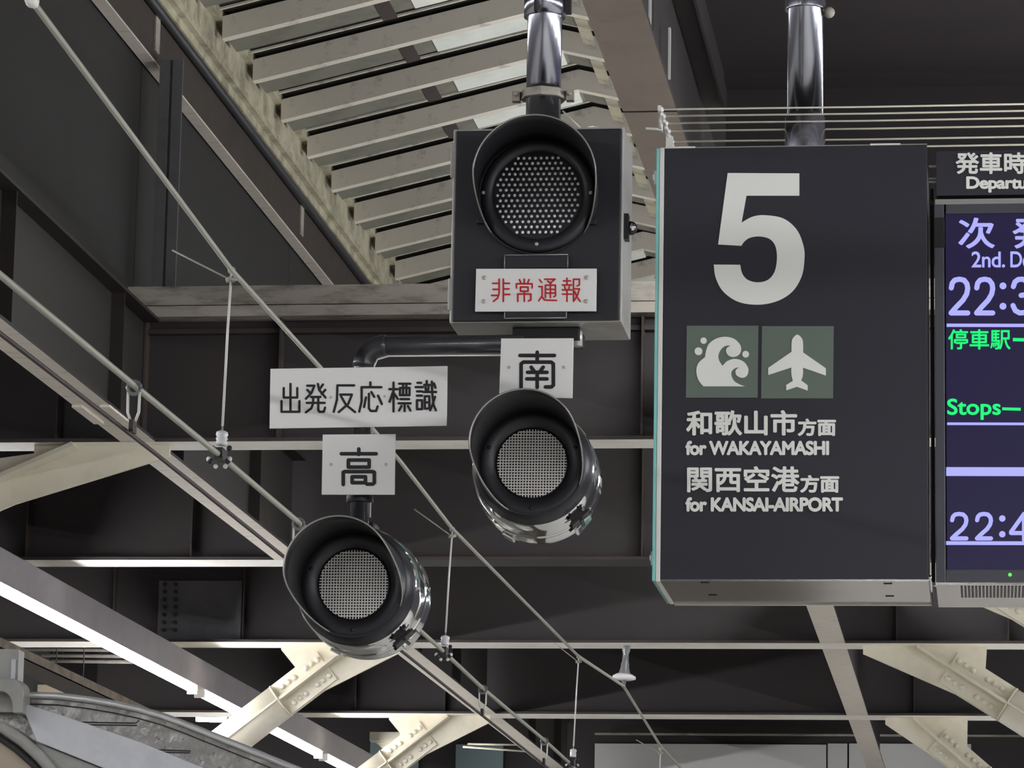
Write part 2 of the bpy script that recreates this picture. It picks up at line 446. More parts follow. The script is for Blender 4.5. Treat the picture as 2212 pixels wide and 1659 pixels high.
# --- corrugated roof
YA = 8000*(ZE-EYE)/2319.0
yA = QX(467, 81, XW+.06).y
ySp = QX(537, 172, XW+.06).y-yA
ySp = (QX(800, 538, XW+.06).y-yA)/6.0
zR0 = QX(467, 81, XW+.06).z                       # bottom of the rafters at the eaves
ridge = Q(1215, 106, yA+2*ySp)
xr, zr = ridge.x, ridge.z
xe0 = XW+.10
xe1 = 2*xr-xe0
sl = (zr-zR0)/(xr-xe0)
HR = .15
ceil = thing('ceiling', (xr, yA, zR0), 'gabled roof of pale ribs and grey sheets above the signal', 'roof', kind='structure')
def slope_box(bm, xa, xb, y0, y1, dz0, dz1, side):
    if side < 0: za, zb = zR0+(xa-xe0)*sl, zR0+(xb-xe0)*sl
    else: za, zb = zr-(xa-xr)*sl, zr-(xb-xr)*sl
    pts = [(xa, y0, za+dz0), (xb, y0, zb+dz0), (xb, y0, zb+dz1), (xa, y0, za+dz1)]
    prism(bm, pts, (0, y1-y0, 0))
for side, xa, xb in ((-1, xe0, xr), (1, xr, xe1)):
    base = {}
    for k in range(-14, 12):
        y = yA+k*ySp
        if not base:
            def raf(bm):
                slope_box(bm, xa, xb, y, y+.012, 0, HR, side)
                slope_box(bm, xa, xb, y, y+.085, -.008, 0, side)
            base['r'] = part('rafter', raf, 'rafter', ceil)
            base['d'] = part('sheet', lambda bm: slope_box(bm, xa, xb, y+.013, y+ySp*.47, .04, .05, side), 'deck', ceil)
            base['e'] = part('shaded_deck', lambda bm: slope_box(bm, xa, xb, y+ySp*.40, y+ySp*1.39, .19, .20, side), 'deck_dark', ceil)  # upper deck sheet coloured dark for the shade in the gap above the rafters
            base['l'] = part('batten', lambda bm: slope_box(bm, xa, xb, y+ySp-.11, y+ySp-.085, .165, .18, side), 'rafter', ceil)
            if side < 0:
                xs_ = xe0+(xr-xe0)*.60
                base['s'] = part('skylight_panel', lambda bm: slope_box(bm, xs_, xb-.02, y+.10, y+ySp*.46, .028, .039, side), 'skylight', ceil)
                base['b'] = part('bridging', lambda bm: slope_box(bm, xs_-.24, xs_-.14, y+.014, y+ySp*.55, .03, .039, side), 'girder_brown', ceil)
            else:
                base['b'] = part('bridging', lambda bm: slope_box(bm, xa+.18, xa+.27, y+.014, y+ySp*.8, .02, .038, side), 'gutter', ceil)
        else:
            for key, o in list(base.items()):
                copy_part(o, ceil, Vector((0, (k+14)*ySp, 0)))
part('ridge_cap', lambda bm: prism(bm, [(xr-.5, 9, zr+.15), (xr, 9, zr+.26), (xr+.5, 9, zr+.15), (xr, 9, zr+.32)], (0, 32, 0)), 'deck_dark', ceil)

# --- dark soffit and wall above the platform sign
YS = 17.3
zs = Q(1800, 178, YS).z
ws = thing('wall_right', (1.0, YS, ZB), 'dark brown wall band above the platform sign', 'wall', kind='structure')
part('panel', lambda bm: box(bm, XR+.12, 6, YS, YS+.05, ZB-.05, zs), 'soffit_dark', ws)
part('ledge', lambda bm: box(bm, XR+.12, 6, YS-.2, YS, zs-.03, zs), 'soffit_dark', ws)
sf = thing('ceiling_soffit', (1.0, 12, zs), 'dark soffit above the platform sign', 'ceiling', kind='structure')
part('panel', lambda bm: box(bm, XR+.12, 6, 8.5, YS, zs, zs+.05), 'soffit_dark', sf)
part('fascia', lambda bm: box(bm, XR+.112, XR+.125, 8.5, YS, ZB+.70, zs+.05), 'soffit_dark', sf)
xb_ = QZ(1490, 90, zs).x
part('batten', lambda bm: box(bm, xb_-.06, xb_+.06, 8.5, YS, zs-.06, zs), 'girder_brown', sf)
c0, c1 = Q(1447, 62, 15.0), Q(1447, 172, 15.0)
solo('hanger_strap', lambda bm: box(bm, c0.x-.005, c0.x+.005, 14.98, 15.0, c1.z, c0.z), 'plate_white', 'thin pale strap hanging beside the shade-coloured girder', 'strap')
c0, c1 = Q(1405, -30, 14.2), Q(1405, 56, 14.2)
solo('hanger_strap', lambda bm: box(bm, c0.x-.005, c0.x+.005, 14.18, 14.2, c1.z, c0.z), 'plate_white', 'short pale strap at the top edge beside the shade-coloured girder', 'strap')

# --- far end wall
YF = 47.0
fw = thing('wall_far', (0, YF, 2), 'far grey wall below the last girder', 'wall', kind='structure')
def far_panel(x0, x1, y0, y1, m, name='panel', dy=0):
    a, b = Q(x0, y0, YF), Q(x1, y1, YF)
    part(name, lambda bm: box(bm, a.x, b.x, YF+dy, YF+dy+.05, b.z, a.z), m, fw)
far_panel(1285, 1784, 1606, 2000, 'far_grey'); far_panel(1788, 1830, 1606, 2000, 'far_grey'); far_panel(1834, 2100, 1606, 2000, 'far_grey')
far_panel(985, 1080, 1608, 2000, 'far_teal'); far_panel(-300, 3000, 1300, 2300, 'girder_dark', 'backing', .08)
far_panel(1290, 2250, 1588, 1597, 'steel_dirty', 'ledge', -.3)
far_panel(800, 900, 1600, 1800, 'far_teal')

# ================================================================== TREE COLUMN BRACKETS
bolt_proto = []
def strut(Y, A, d, a1, a2, L, r, label, pipe_len=2.2, plain=False):
    """tubular strut with a cruciform bolted splice and a gusset under a girder. A: (x) on the flange, d: unit (x, z)"""
    ax = Vector((d[0], 0, d[1])).normalized(); nn = Vector((-ax.z, 0, ax.x))
    if nn.z < 0: nn = -nn
    A3 = Vector((A, Y, ZB)); B3 = A3+ax*L
    t = thing('tree_column_arm', Vector(((B3+ax*pipe_len).x, Y, 0)), label, 'column arm')
    sgn = 1 if nn.x > 0 else -1
    up, dn = B3+nn*r, B3-nn*r
    upf, dnf = Vector((A+sgn*a1, Y, ZB)), Vector((A-sgn*a2, Y, ZB))
    # outline: flange corners, short upright edges, then down to the pipe
    upk = A3+ax*(L*.65)+nn*r
    dnk = A3+ax*(L*.55)-nn*r*1.02
    pts = [upf, dnf, dnf+Vector((0, 0, -.07)), dnk, dn, up, upk, upf+Vector((0, 0, -.045))]
    part('gusset', lambda bm: prism(bm, [p+Vector((0, -.015, 0)) for p in pts], (0, .03, 0)), 'cream', t)
    part('spine_plate', lambda bm: obox(bm, (A3+B3)/2+ax*.02, ax, Vector((0, 1, 0)), nn, L/2, r*.95, .013), 'cream', t)
    l0, l1 = L*.36, L*.985
    for s in (() if plain else (1, -1)):
        c = A3+ax*((l0+l1)/2)+nn*s*(r*.52)+Vector((0, -.026, 0))
        part('splice_plate', lambda bm: obox(bm, c, ax, Vector((0, 1, 0)), nn, (l1-l0)/2, .011, r*.44), 'cream', t, bevel=.002)
        for q in range(6):
            f = (.08+.125*q+(.13 if q > 2 else 0))
            p = A3+ax*(l0+(l1-l0)*f)+nn*s*(r*.55)+Vector((0, -.037, 0))
            if not bolt_proto:
                bo = part('bolt', lambda bm: lathe(bm, p, (0, -1, 0), [(0, .026), (.012, .026), (.022, .018), (.024, 0)], 10), 'bolt', t)
                bo.data.transform(Matrix.Translation(-(p-t.location))); bo.location = p-t.location
                bolt_proto.append(bo)
            else:
                copy_part(bolt_proto[0], t, p-t.location)
    part('pipe', lambda bm: cyl(bm, B3, B3+ax*pipe_len, r, n=36), 'cream', t)
    E3 = B3+ax*pipe_len
    part('trunk', lambda bm: cyl(bm, (E3.x, E3.y, 0), E3+Vector((0, 0, r*.6)), r*1.25, r*1.15, n=28), 'cream', t)
    part('end_plate', lambda bm: cyl(bm, B3-ax*.012, B3, r*1.03, n=36), 'cream', t)
    part('pipe_rib', lambda bm: obox(bm, B3+ax*.30+Vector((0, -r, 0)), ax, Vector((0, 1, 0)), nn, .30, .02, .008), 'cream', t)
    return t
dl = (-.79, -.615)
XA = Q(764, 1420, GY[2]).x
strut(GY[2], XA, dl, .66, .42, .83, .165, 'bolted column arm rising from lower left beside the tube lamps')
strut(GY[3], XA, dl, .66, .42, .83, .165, 'bolted column arm at the bottom edge below the lower round lamp')
strut(GY[0], XA, (-.92, -.40), .30, .57, .95, .17, 'plain pale column arm at the left edge below first girder', plain=True)
XB = Q(1978, 1424, GY[2]).x
strut(GY[2], XB, (.84, -.54), .62, .46, .95, .165, 'bolted column arm at the right edge below the departure display')
XB4 = Q(1971, 1573, GY[3]).x
strut(GY[3], XB4, (.754, -.657), .57, .28, .95, .15, 'bolted column arm in the lower right corner')
strut(GY[1], XB+.46, (.84, -.54), .6, .46, .95, .165, 'pale column arm just visible under the departure display')

# small background pieces
a, b = Q(895, 1603, 41.5), Q(830, 1583, 41.5)
st = thing('beam_stub', (a.x, 41.5, a.z), 'cream beam stub behind the bolted arm at bottom centre', 'beam')
part('flange', lambda bm: box(bm, b.x-.15, a.x+.02, 41.4, 41.6, a.z, b.z), 'cream', st)
part('web', lambda bm: (lambda p, q: prism(bm, [Q(812, 1604, 41.5), Q(890, 1604, 41.5), Q(868, 1625, 41.5), Q(862, 1680, 41.5), Q(835, 1680, 41.5), Q(832, 1622, 41.5)], (0, .04, 0)))(0, 0), 'cream', st)
for k, (p, q) in enumerate((((1010, 1607), (1135, 1609)), ((1000, 1613), (1150, 1624)))):
    solo('thin_pipe', lambda bm: cyl(bm, Q(*p, 43), Q(*q, 43), .012, n=8), 'cream', ['upper thin white pipe beside the left long girder, bottom', 'lower thin white pipe beside the left long girder, bottom'][k], 'pipe')

# ================================================================== OVERHEAD LINE
def zy(px, py, Y): return Q(px, py, Y)
ZC = EYE+2.40
CW = [Vector((QZ(-60, 674, ZC).x, 3, ZC)), QZ(-60, 674, ZC), QZ(332, 977, ZC), QZ(852, 1394, ZC), QZ(1179, 1655, ZC), QZ(1300, 1752, ZC), Vector((QZ(1300, 1752, ZC).x, 46, ZC))]
cw = solo('contact_wire', lambda bm: tube(bm, CW, .0085, 8), 'wire_dark', 'thin dark contact wire under the pale left girder', 'wire')
ZM = EYE+2.565
MW = [Vector((QZ(-60, 544, ZM).x, 3, ZM)), QZ(-60, 544, ZM), QZ(290, 833, ZM), QZ(480, 988, ZM), QZ(645, 1128, ZM), QZ(950, 1400, ZM), QZ(1043, 1487, ZM), QZ(1176, 1599, ZM), QZ(1238, 1655, ZM), QZ(1300, 1712, ZM), Vector((QZ(1300, 1712, ZM).x, 46, ZM))]
mw = solo('messenger_wire', lambda bm: tube(bm, MW, .0125, 10), 'wire_grey', 'thick grey wire running above the thin dark contact wire', 'wire')
ZU = EYE+3.28
ins_top, ins_bot = Q(1353, 1424, GY[2]), Q(1347, 1482, GY[2])
u0 = QZ(70, 3, ZU)
UW = [Vector((u0.x-.05, 3, ZU+.1)), u0, QZ(500, 583, ZU), QZ(690, 792, ZU), QZ(866, 998, ZU), QZ(977, 1142, ZU), QZ(1250, 1418, ZU)]
UW2 = [UW[-1], ins_bot, Q(1427, 1612, 34.6), Q(1490, 1680, 35.6), Vector((Q(1490, 1680, 35.6).x, 46, ZU+.2))]
uw = thing('catenary_wire', UW[0], 'upper grey catenary wire crossing from top left to the white insulator', 'wire')
part('near_span', lambda bm: tube(bm, UW, .0105, 10), 'wire_grey', uw)
part('far_span', lambda bm: tube(bm, UW2, .0125, 8), 'wire_grey', uw)
part('turnbuckle', lambda bm: (lathe(bm, u0, UW[2]-u0, [(-.05, 0), (-.04, .018), (0, .022), (.03, .014), (.05, 0)], 12)), 'wire_white', uw)

def dropper(top, bot, tail, label, r=.0055):
    """long dropper: clamp on the upper wire, rod, porcelain insulator, clamp on the messenger wire"""
    t = thing('dropper', bot, label, 'dropper', 'droppers of the overhead line')
    rod_end = top.lerp(bot, .84)
    part('rod', lambda bm: tube(bm, [top, top.lerp(bot, .3)+Vector((-.002, 0, 0)), rod_end], r, 8), 'wire_white', t)
    def cl(bm):
        ball(bm, top+Vector((0, 0, .012)), .017); cyl(bm, top+Vector((-.022, 0, -.03)), top+Vector((.022, 0, -.022)), .011, n=8)
        cyl(bm, top+Vector((0, -.03, -.03)), top+Vector((0, .03, -.025)), .01, n=8)
    part('upper_clamp', cl, 'wire_grey', t)
    part('tail', lambda bm: tube(bm, [top+Vector((0, 0, -.03)), tail], .0042, 6), 'wire_grey', t)
    i0, i1 = top.lerp(bot, .865), top.lerp(bot, .945)
    h = (i0-i1).length
    part('insulator', lambda bm: lathe(bm, i1, i0-i1, [(0, 0), (0, .022), (h*.2, .026), (h*.3, .021), (h*.45, .026), (h*.55, .021), (h*.7, .026), (h*.9, .024), (h, .012), (h, 0)], 16), 'porcelain', t)
    part('eye', lambda bm: tube(bm, [rod_end, i0], .004, 6), 'wire_grey', t)
    def lc(bm):
        box(bm, bot.x-.016, bot.x+.016, bot.y-.05, bot.y+.05, bot.z-.022, bot.z+.026)
        for sx in (-1, 1):
            ball(bm, bot+Vector((sx*.034, 0, .03)), .012, 8); ball(bm, bot+Vector((sx*.036, -.03, -.028)), .013, 8)
    part('lower_clamp', lc, 'rubber', t)
    def nuts(bm):
        for sx in (-1, 1):
            ball(bm, bot+Vector((sx*.02, 0, -.045)), .01, 8); ball(bm, bot+Vector((sx*.042, -.03, -.02)), .012, 8)
    part('nut', nuts, 'wire_white', t)
    return t
def dr(tp, bp, tail, label):
    b = QZ(*bp, ZM); tpt = Q(*tp, b.y); tl = Q(*tail, b.y-.02)
    dropper(tpt, b, tl, label)
dr((500, 590), (477, 984), (372, 540), 'long white dropper left of the six-character name plate')
dr((977, 1148), (960, 1408), (895, 1100), 'long white dropper between the two round lamps')
dr((1250, 1422), (1237, 1648), (1196, 1388), 'long white dropper at the bottom edge beside the white insulator')
tb = Q(1427, 1620, 34.5)
dropper(tb, tb+Vector((-.01, 0, -.72)), Q(1374, 1598, 34.5), 'far short dropper at the bottom edge right of the insulator')

def hanger(bp, label):
    r = QZ(*bp, ZM); c = Vector((r.x, r.y, ZC))
    t = thing('hanger', c, label, 'hanger', 'hangers between the two lower wires')
    def ring(bm):
        R = .024; pts = []
        for k in range(15):
            a = 2*math.pi*k/14; pts.append(r+Vector((R*math.cos(a), 0, R*math.sin(a)-.008)))
        tube(bm, pts, .008, 6)
    part('ring', ring, 'insulator_grey', t)
    for s in (-1, 1):
        part('link', lambda bm: tube(bm, [r+Vector((s*.022, 0, -.02)), r+Vector((s*.021, 0, -.10)), c+Vector((s*.008, 0, .03))], .0055, 6), 'wire_white', t)
    part('clamp', lambda bm: box(bm, c.x-.008, c.x+.008, c.y-.03, c.y+.03, c.z-.012, c.z+.034), 'wire_dark', t)
for bp, l in (((290, 833), 'short double hanger at left above the pale girder'), ((645, 1128), 'short double hanger peeking out beside the lower round lamp'),
              ((1043, 1487), 'short double hanger below right of the lower round lamp'), ((1176, 1599), 'short double hanger nearest the bottom edge')):
    hanger(bp, l)
# the bell-shaped insulator under the third girder
t = thing('line_insulator', ins_bot, 'grey insulator with white disc hanging from the third girder', 'insulator')
ax = ins_bot-Vector((ins_top.x, ins_top.y, ZB)); h = ax.length; top_ = Vector((ins_top.x, ins_top.y, ZB))
part('body', lambda bm: lathe(bm, top_, ax, [(0, .034), (h*.12, .036), (h*.2, .026), (h*.4, .03), (h*.46, .038), (h*.52, .036), (h*.68, .052), (h*.72, .05), (h*.72, 0)], 16), 'insulator_grey', t)
part('disc', lambda bm: lathe(bm, top_+ax*.70, ax, [(0, 0), (0, .07), (h*.06, .105), (h*.12, .105), (h*.16, .06), (h*.16, 0)], 24), 'porcelain', t)
part('clevis', lambda bm: (cyl(bm, top_+ax*.86, ins_bot, .022, .014, 10), ball(bm, ins_bot, .02)), 'insulator_grey', t)

# ================================================================== TUBE LAMP ROW ON THE LEFT
ZT = EYE+3.6
_ta, _tb = QZ(0, 1275, ZT), QZ(740, 1657, ZT)
XT = _ta.x
def xt(y): return _ta.x+(_tb.x-_ta.x)*(y-_ta.y)/(_tb.y-_ta.y)
dk = solo('lamp_trunking', lambda bm: prism(bm, [(xt(20)-.05, 20, ZT+.035), (xt(20)+.05, 20, ZT+.035), (xt(20)+.05, 20, ZT+.29), (xt(20)-.05, 20, ZT+.29)], (xt(46.5)-xt(20), 26.5, 0)), 'trunking', 'long grey lamp trunking at lower left carrying the tube lamps', 'trunking', bevel=.01)
yj1, yj2 = QZ(433, 1494, ZT).y, QZ(686, 1633, ZT).y
def tube_lamp(y0, y1, label, x=None, z=None, group='white tube lamps', r=.03):
    xa, xb = (xt(y0), xt(y1)) if x is None else (x, x); x = xa; z = ZT if z is None else z
    t = thing('tube_lamp', (x, y0, z), label, 'lamp', group)
    part('tube', lambda bm: cyl(bm, (xa, y0+.05, z), (xb, y1-.05, z), r, n=10), 'tube', t)
    for y, xx in ((y0+.03, xa), (y1-.06, xb)):
        part('end_socket', lambda bm: box(bm, xx-.045, xx+.045, y-.02, y+.03, z-.04, z+.07), 'lamp_white', t)
    return t
tube_lamp(yj1-8.6, yj1-.1, 'brightest long tube lamp entering from the left edge')
tube_lamp(yj1+.1, yj2-.1, 'middle tube lamp passing behind the bolted column arm')
tube_lamp(yj2+.1, yj2+5.5, 'farthest tube lamp of the left row at the bottom edge')
for k, (p, q) in enumerate((((424, 1554), (487, 1556)), ((495, 1556), (530, 1557)))):
    a, b = Q(*p, 43.5), Q(*q, 43.5)
    t = thing('tube_lamp', a, ['short far tube lamp lying crosswise, left of its pair', 'short far tube lamp lying crosswise, right of its pair'][k], 'lamp', 'crosswise far tube lamps')
    part('tube', lambda bm: cyl(bm, a, b, .025, n=8), 'tube', t)
    part('housing', lambda bm: box(bm, a.x, b.x, 43.45, 43.6, a.z+.02, a.z+.12), 'lamp_white', t)
    part('suspension_rod', lambda bm: cyl(bm, ((a.x+b.x)/2, 43.52, a.z+.1), ((a.x+b.x)/2, 43.52, 10.5), .006, n=6), 'wire_dark', t)
# the platform's own lamp rows, above and behind the camera
for i, (x, ys) in enumerate(((3.1, [-10+3.2*k for k in range(17)]), (-.55, [-10+3.2*k for k in range(4)]), (5.4, [-10+3.2*k for k in range(10)]))):
    for y in ys:
        tube_lamp(y, y+2.5, 'white tube lamp over the platform outside the picture', x, EYE+2.75, 'platform tube lamps outside the picture', .03)
for y in [-8+3.2*k for k in range(8)]:
    tube_lamp(y, y+2.5, 'white tube lamp over the platform outside the picture', XT, ZT, 'platform tube lamps outside the picture', .03)

# tubes added out of sight on the right long girder to brighten the roof
for y in (18.2, 20.2, 22.8, 25.2, 27.9, 30.2):
    tube_lamp(y, y+1.9, 'added unseen white tube on top of the right long girder', XR, ZB+.86, 'added tubes brightening the roof', .022)

# low left: cable tray and pipes behind the lamp row
ZQ = EYE+3.0
XQ = QZ(120, 1456, ZQ).x
tr = thing('cable_tray', (XQ, 25, ZQ), 'dirty cable tray edge at lower left below the tube lamps', 'cable tray')
part('tray', lambda bm: box(bm, XQ-.25, XQ+.02, 22.5, 34, ZQ, ZQ+.02), 'girder_brown', tr)
part('rail', lambda bm: box(bm, XQ, XQ+.03, 22.5, 34, ZQ, ZQ+.06), 'tray_dirty', tr)
for k, (y, x0, x1) in enumerate(((1403, 55, 330), (1416, 90, 300), (1428, 110, 300))):
    o_ = solo('cross_pipe', lambda bm: cyl(bm, Q(x0, y, 36), Q(x1, y+2, 36), .018, n=8), 'steel_dirty', ['top', 'middle', 'lowest'][k]+' of three thin crosswise pipes behind the tube lamps', 'pipe', 'crosswise pipes behind the tube lamps')
    h_ = Q(x0+25, y+.2, 36)
    part('suspension_rod', lambda bm: cyl(bm, h_, (h_.x, 36, 10.5), .006, n=6), 'wire_dark', o_)
for k, (x0, x1, y0, y1) in enumerate(((86, 142, 1481, 1500), (145, 200, 1484, 1520))):
    a, b = Q(x0, y0, 35), Q(x1, y1, 35)
    o_ = solo('duct_box', lambda bm: box(bm, a.x, b.x, 34.9, 35.3, b.z, a.z), 'beige', ['left beige duct box above the train end', 'right beige duct box above the train end'][k], 'duct', bevel=.01)
    part('suspension_rod', lambda bm: cyl(bm, ((a.x+b.x)/2, 35.1, a.z-.01), ((a.x+b.x)/2, 35.1, 10.5), .006, n=6), 'wire_dark', o_)

# ================================================================== TRAIN END (lower left corner)
YT = 11.6
tr = thing('train_end', Q(60, 1900, YT), 'grey arched train end in the lower left corner under the wires', 'train')
arc = [(-420, 1612), (-300, 1560), (-150, 1520), (-40, 1503), (50, 1500), (130, 1503), (190, 1510), (250, 1520), (300, 1531), (350, 1545), (400, 1563), (450, 1583), (560, 1627), (650, 1664), (760, 1716), (860, 1776), (940, 1850), (980, 1960)]
arcw = [Q(x, y, YT) for x, y in arc]
part('end_wall', lambda bm: prism(bm, arcw+[Q(985, 2300, YT), Q(-430, 2300, YT)], (0, 1.5, 0)), 'train_shell', tr)
part('rim', lambda bm: tube(bm, [p+Vector((0, -.012, -.002)) for p in arcw], .011, 10), 'train_rim', tr)
part('rim_seam', lambda bm: tube(bm, [p+Vector((-.004, -.006, -.03)) for p in arcw], .002, 6), 'rubber', tr)
wedge = [(44, 1517), (120, 1540), (300, 1602), (480, 1675), (480, 1760), (250, 1670), (78, 1601)]
part('side_fairing', lambda bm: prism(bm, [Q(x, y, YT-.05) for x, y in wedge], (0, .06, 0)), 'train_panel', tr, bevel=.004)
wedge2 = [(78, 1604), (250, 1672), (480, 1764), (480, 2100), (140, 2100), (60, 1650)]
part('lower_fairing', lambda bm: prism(bm, [Q(x, y, YT-.03) for x, y in wedge2], (0, .035, 0)), 'train_grey', tr, bevel=.004)
ringp = [(-120, 1552), (-40, 1556), (10, 1574), (50, 1602), (86, 1634), (118, 1672), (140, 1720), (150, 1800), (150, 2080)]
part('hatch_frame', lambda bm: tube(bm, [Q(x, y, YT-.05) for x, y in ringp], .019, 12), 'train_grey', tr)
part('hatch_gasket', lambda bm: tube(bm, [Q(x-15, y+17, YT-.05) for x, y in ringp], .011, 10), 'rubber', tr)
part('hatch', lambda bm: prism(bm, [Q(x-18, y+20, YT-.04) for x, y in ringp]+[Q(130, 2100, YT-.04), Q(-140, 2100, YT-.04)], (0, .03, 0)), 'beige', tr)
for k, pl in enumerate(([(148, 1559.5), (294, 1562), (300, 1556)], [(162, 1565), (296, 1567)], [(285, 1618), (412, 1622)], [(296, 1624), (410, 1626)])):
    part('seam', lambda bm: tube(bm, [Q(x, y, YT-.001) for x, y in pl], .0022, 6), 'rubber', tr)
lug = spline([(-40, 1466, 1), (22, 1466, 0), (38, 1470, 0), (47, 1482, 0), (50, 1500, 0), (48, 1540, 1), (28, 1540, 1), (24, 1512, 0), (12, 1496, 0), (-6, 1494, 0), (-40, 1500, 1)], 5)
part('lifting_lug', lambda bm: prism(bm, [Q(x, y, YT-.10) for x, y in lug], (0, .10, 0)), 'train_grey', tr, bevel=.004)
part('lug_base', lambda bm: prism(bm, [Q(x, y, YT-.04) for x, y in ((-40, 1496), (28, 1496), (46, 1538), (-40, 1538))], (0, .05, 0)), 'train_grey', tr)
part('horn_post', lambda bm: (lambda a, b: box(bm, a.x, b.x, YT+.02, YT+.09, b.z, a.z))(Q(-40, 1400, YT), Q(35, 1470, YT)), 'train_grey', tr, bevel=.004)
part('post_rib', lambda bm: (lambda a, b: box(bm, a.x, b.x, YT+.005, YT+.03, b.z, a.z))(Q(24, 1424, YT), Q(30, 1466, YT)), 'train_panel', tr)

# ================================================================== SIGNAL ASSEMBLY
YB = 11.0
a, b = Q(986, 283, YB), Q(1340, 692, YB)
bx0, bx1, bz0, bz1 = a.x, b.x, b.z, a.z
sg = thing('emergency_signal', ((bx0+bx1)/2, YB+.14, bz0), 'black emergency signal box with hooded white-dotted lens', 'signal')
part('case', lambda bm: box(bm, bx0-.010, bx1+.004, YB+.004, YB+.285, bz0-.003, bz1+.007), 'case_grey', sg, bevel=.004)
part('door', lambda bm: box(bm, bx0, bx1-.002, YB-.01, YB+.012, bz0, bz1-.002), 'signal_black', sg, bevel=.004)
for (x0, x1, y0, y1) in ((976, 986, 312, 386), (970, 981, 604, 672)):
    p, q = Q(x0, y0, YB+.02), Q(x1, y1, YB+.02)
    part('hinge', lambda bm: box(bm, p.x, q.x+.004, YB+.002, YB+.03, q.z, p.z), 'case_grey', sg, bevel=.002)
lp = Q(1358, 493, YB+.06)
lt = part('latch', lambda bm: (box(bm, bx1, bx1+.018, YB+.03, YB+.075, lp.z-.04, lp.z+.04), ball(bm, lp+Vector((.006, 0, 0)), .022, 14)), 'black', sg)
part('latch_knob', lambda bm: ball(bm, lp+Vector((.012, -.014, .0)), .012, 12), 'chrome', lt)
p, q = Q(1106, 706, YB+.06), Q(1262, 735, YB+.2)
part('mount_plate', lambda bm: box(bm, p.x, q.x, YB+.07, YB+.22, bz0-.045, bz0-.003), 'black', sg, bevel=.004)
part('cable_gland', lambda bm: (cyl(bm, (q.x-.01, YB+.10, bz0-.06), (q.x-.01, YB+.10, bz0), .016, n=12)), 'case_grey', sg)
for (x0, y0, x1, y1) in ((1091, 553, 1227, 580), (1091, 672, 1224, 688)):   # the bracket behind the plate
    p, q = Q(x0, y0, YB-.02), Q(x1, y1, YB-.02)
    bk = part('bracket', lambda bm: box(bm, p.x, q.x, YB-.03, YB-.01, q.z, p.z), 'signal_black', sg, bevel=.003)
    top = y0 < 600
    for a_, b_ in ((Vector((p.x, YB-.031, p.z)), Vector((p.x, YB-.031, q.z))), (Vector((q.x, YB-.031, p.z)), Vector((q.x, YB-.031, q.z))), (Vector((p.x, YB-.031, p.z if top else q.z)), Vector((q.x, YB-.031, p.z if top else q.z)))):
        part('pale_edge', lambda bm: cyl(bm, a_, b_, .0016, n=6), 'hood_edge', bk)  # thin pale bars along the bracket outline
def quad_plate(name, pts, Y, thick, m, parent):
    return part(name, lambda bm: prism(bm, [Q(x, y, Y) for x, y in pts], (0, thick, 0)), m, parent, bevel=.0012)
def screws(parent, pts, Y, r=.005):
    for x, y in pts:
        c = Q(x, y, Y)
        s = part('screw', lambda bm: lathe(bm, c, (0, -1, 0), [(0, r), (.0025, r*.9), (.003, r*.35), (.0012, 0)], 12), 'case_grey', parent)
HIJO = {
 'hi': [[(42, 2), (42, 62), (34, 84), (12, 98)], [(64, 2), (64, 98)], [(8, 20), (42, 20)], [(10, 46), (42, 46)], [(2, 72), (40, 72)], [(64, 20), (96, 20)], [(64, 44), (94, 44)], [(64, 68), (98, 68)]],
 'jo': [[(50, 2), (50, 20)], [(22, 4), (30, 18)], [(78, 4), (70, 18)], [(4, 40), (4, 22), (96, 22), (96, 40)], [(28, 36), (72, 36), (72, 54), (28, 54), (28, 36)], [(12, 98), (12, 66), (88, 66), (88, 92), (74, 96)], [(50, 54), (50, 98)]],
 'tsu': [[(6, 6), (18, 18)], [(2, 36), (20, 36), (20, 76), (2, 98)], [(20, 80), (32, 94), (98, 96)], [(34, 4), (90, 4), (66, 20)], [(50, 12), (68, 22)], [(38, 84), (38, 30), (92, 30), (92, 76), (84, 80)], [(38, 48), (92, 48)], [(38, 64), (92, 64)], [(65, 24), (65, 84)]],
 'ho': [[(8, 13), (46, 13)], [(27, 2), (27, 30)], [(2, 30), (52, 30)], [(14, 36), (18, 46)], [(40, 36), (36, 46)], [(2, 50), (52, 50)], [(2, 68), (52, 68)], [(27, 50), (27, 98)], [(62, 98), (62, 6), (94, 6), (94, 30), (82, 34)], [(62, 46), (94, 46), (84, 72), (64, 96)], [(68, 56), (80, 78), (98, 98)]],
}
YP = YB-.036
np_ = quad_plate('name_plate', [(1028.5, 580.5), (1289, 580), (1288, 672), (1026, 673)], YP, .006, 'plate_white', sg)
np_['label'] = 'white name plate with red characters'
strokes('lettering', [(HIJO['hi'], (1061, 602, 1102, 652), 3.7), (HIJO['jo'], (1114, 602, 1151, 652), 3.7), (HIJO['tsu'], (1163, 601, 1203, 651), 3.5), (HIJO['ho'], (1214, 600, 1254, 652), 3.5)], YP, 'ink_red', np_, .0008)
screws(np_, [(1046, 600), (1267, 600), (1045, 651), (1266, 651)], YP, .007)

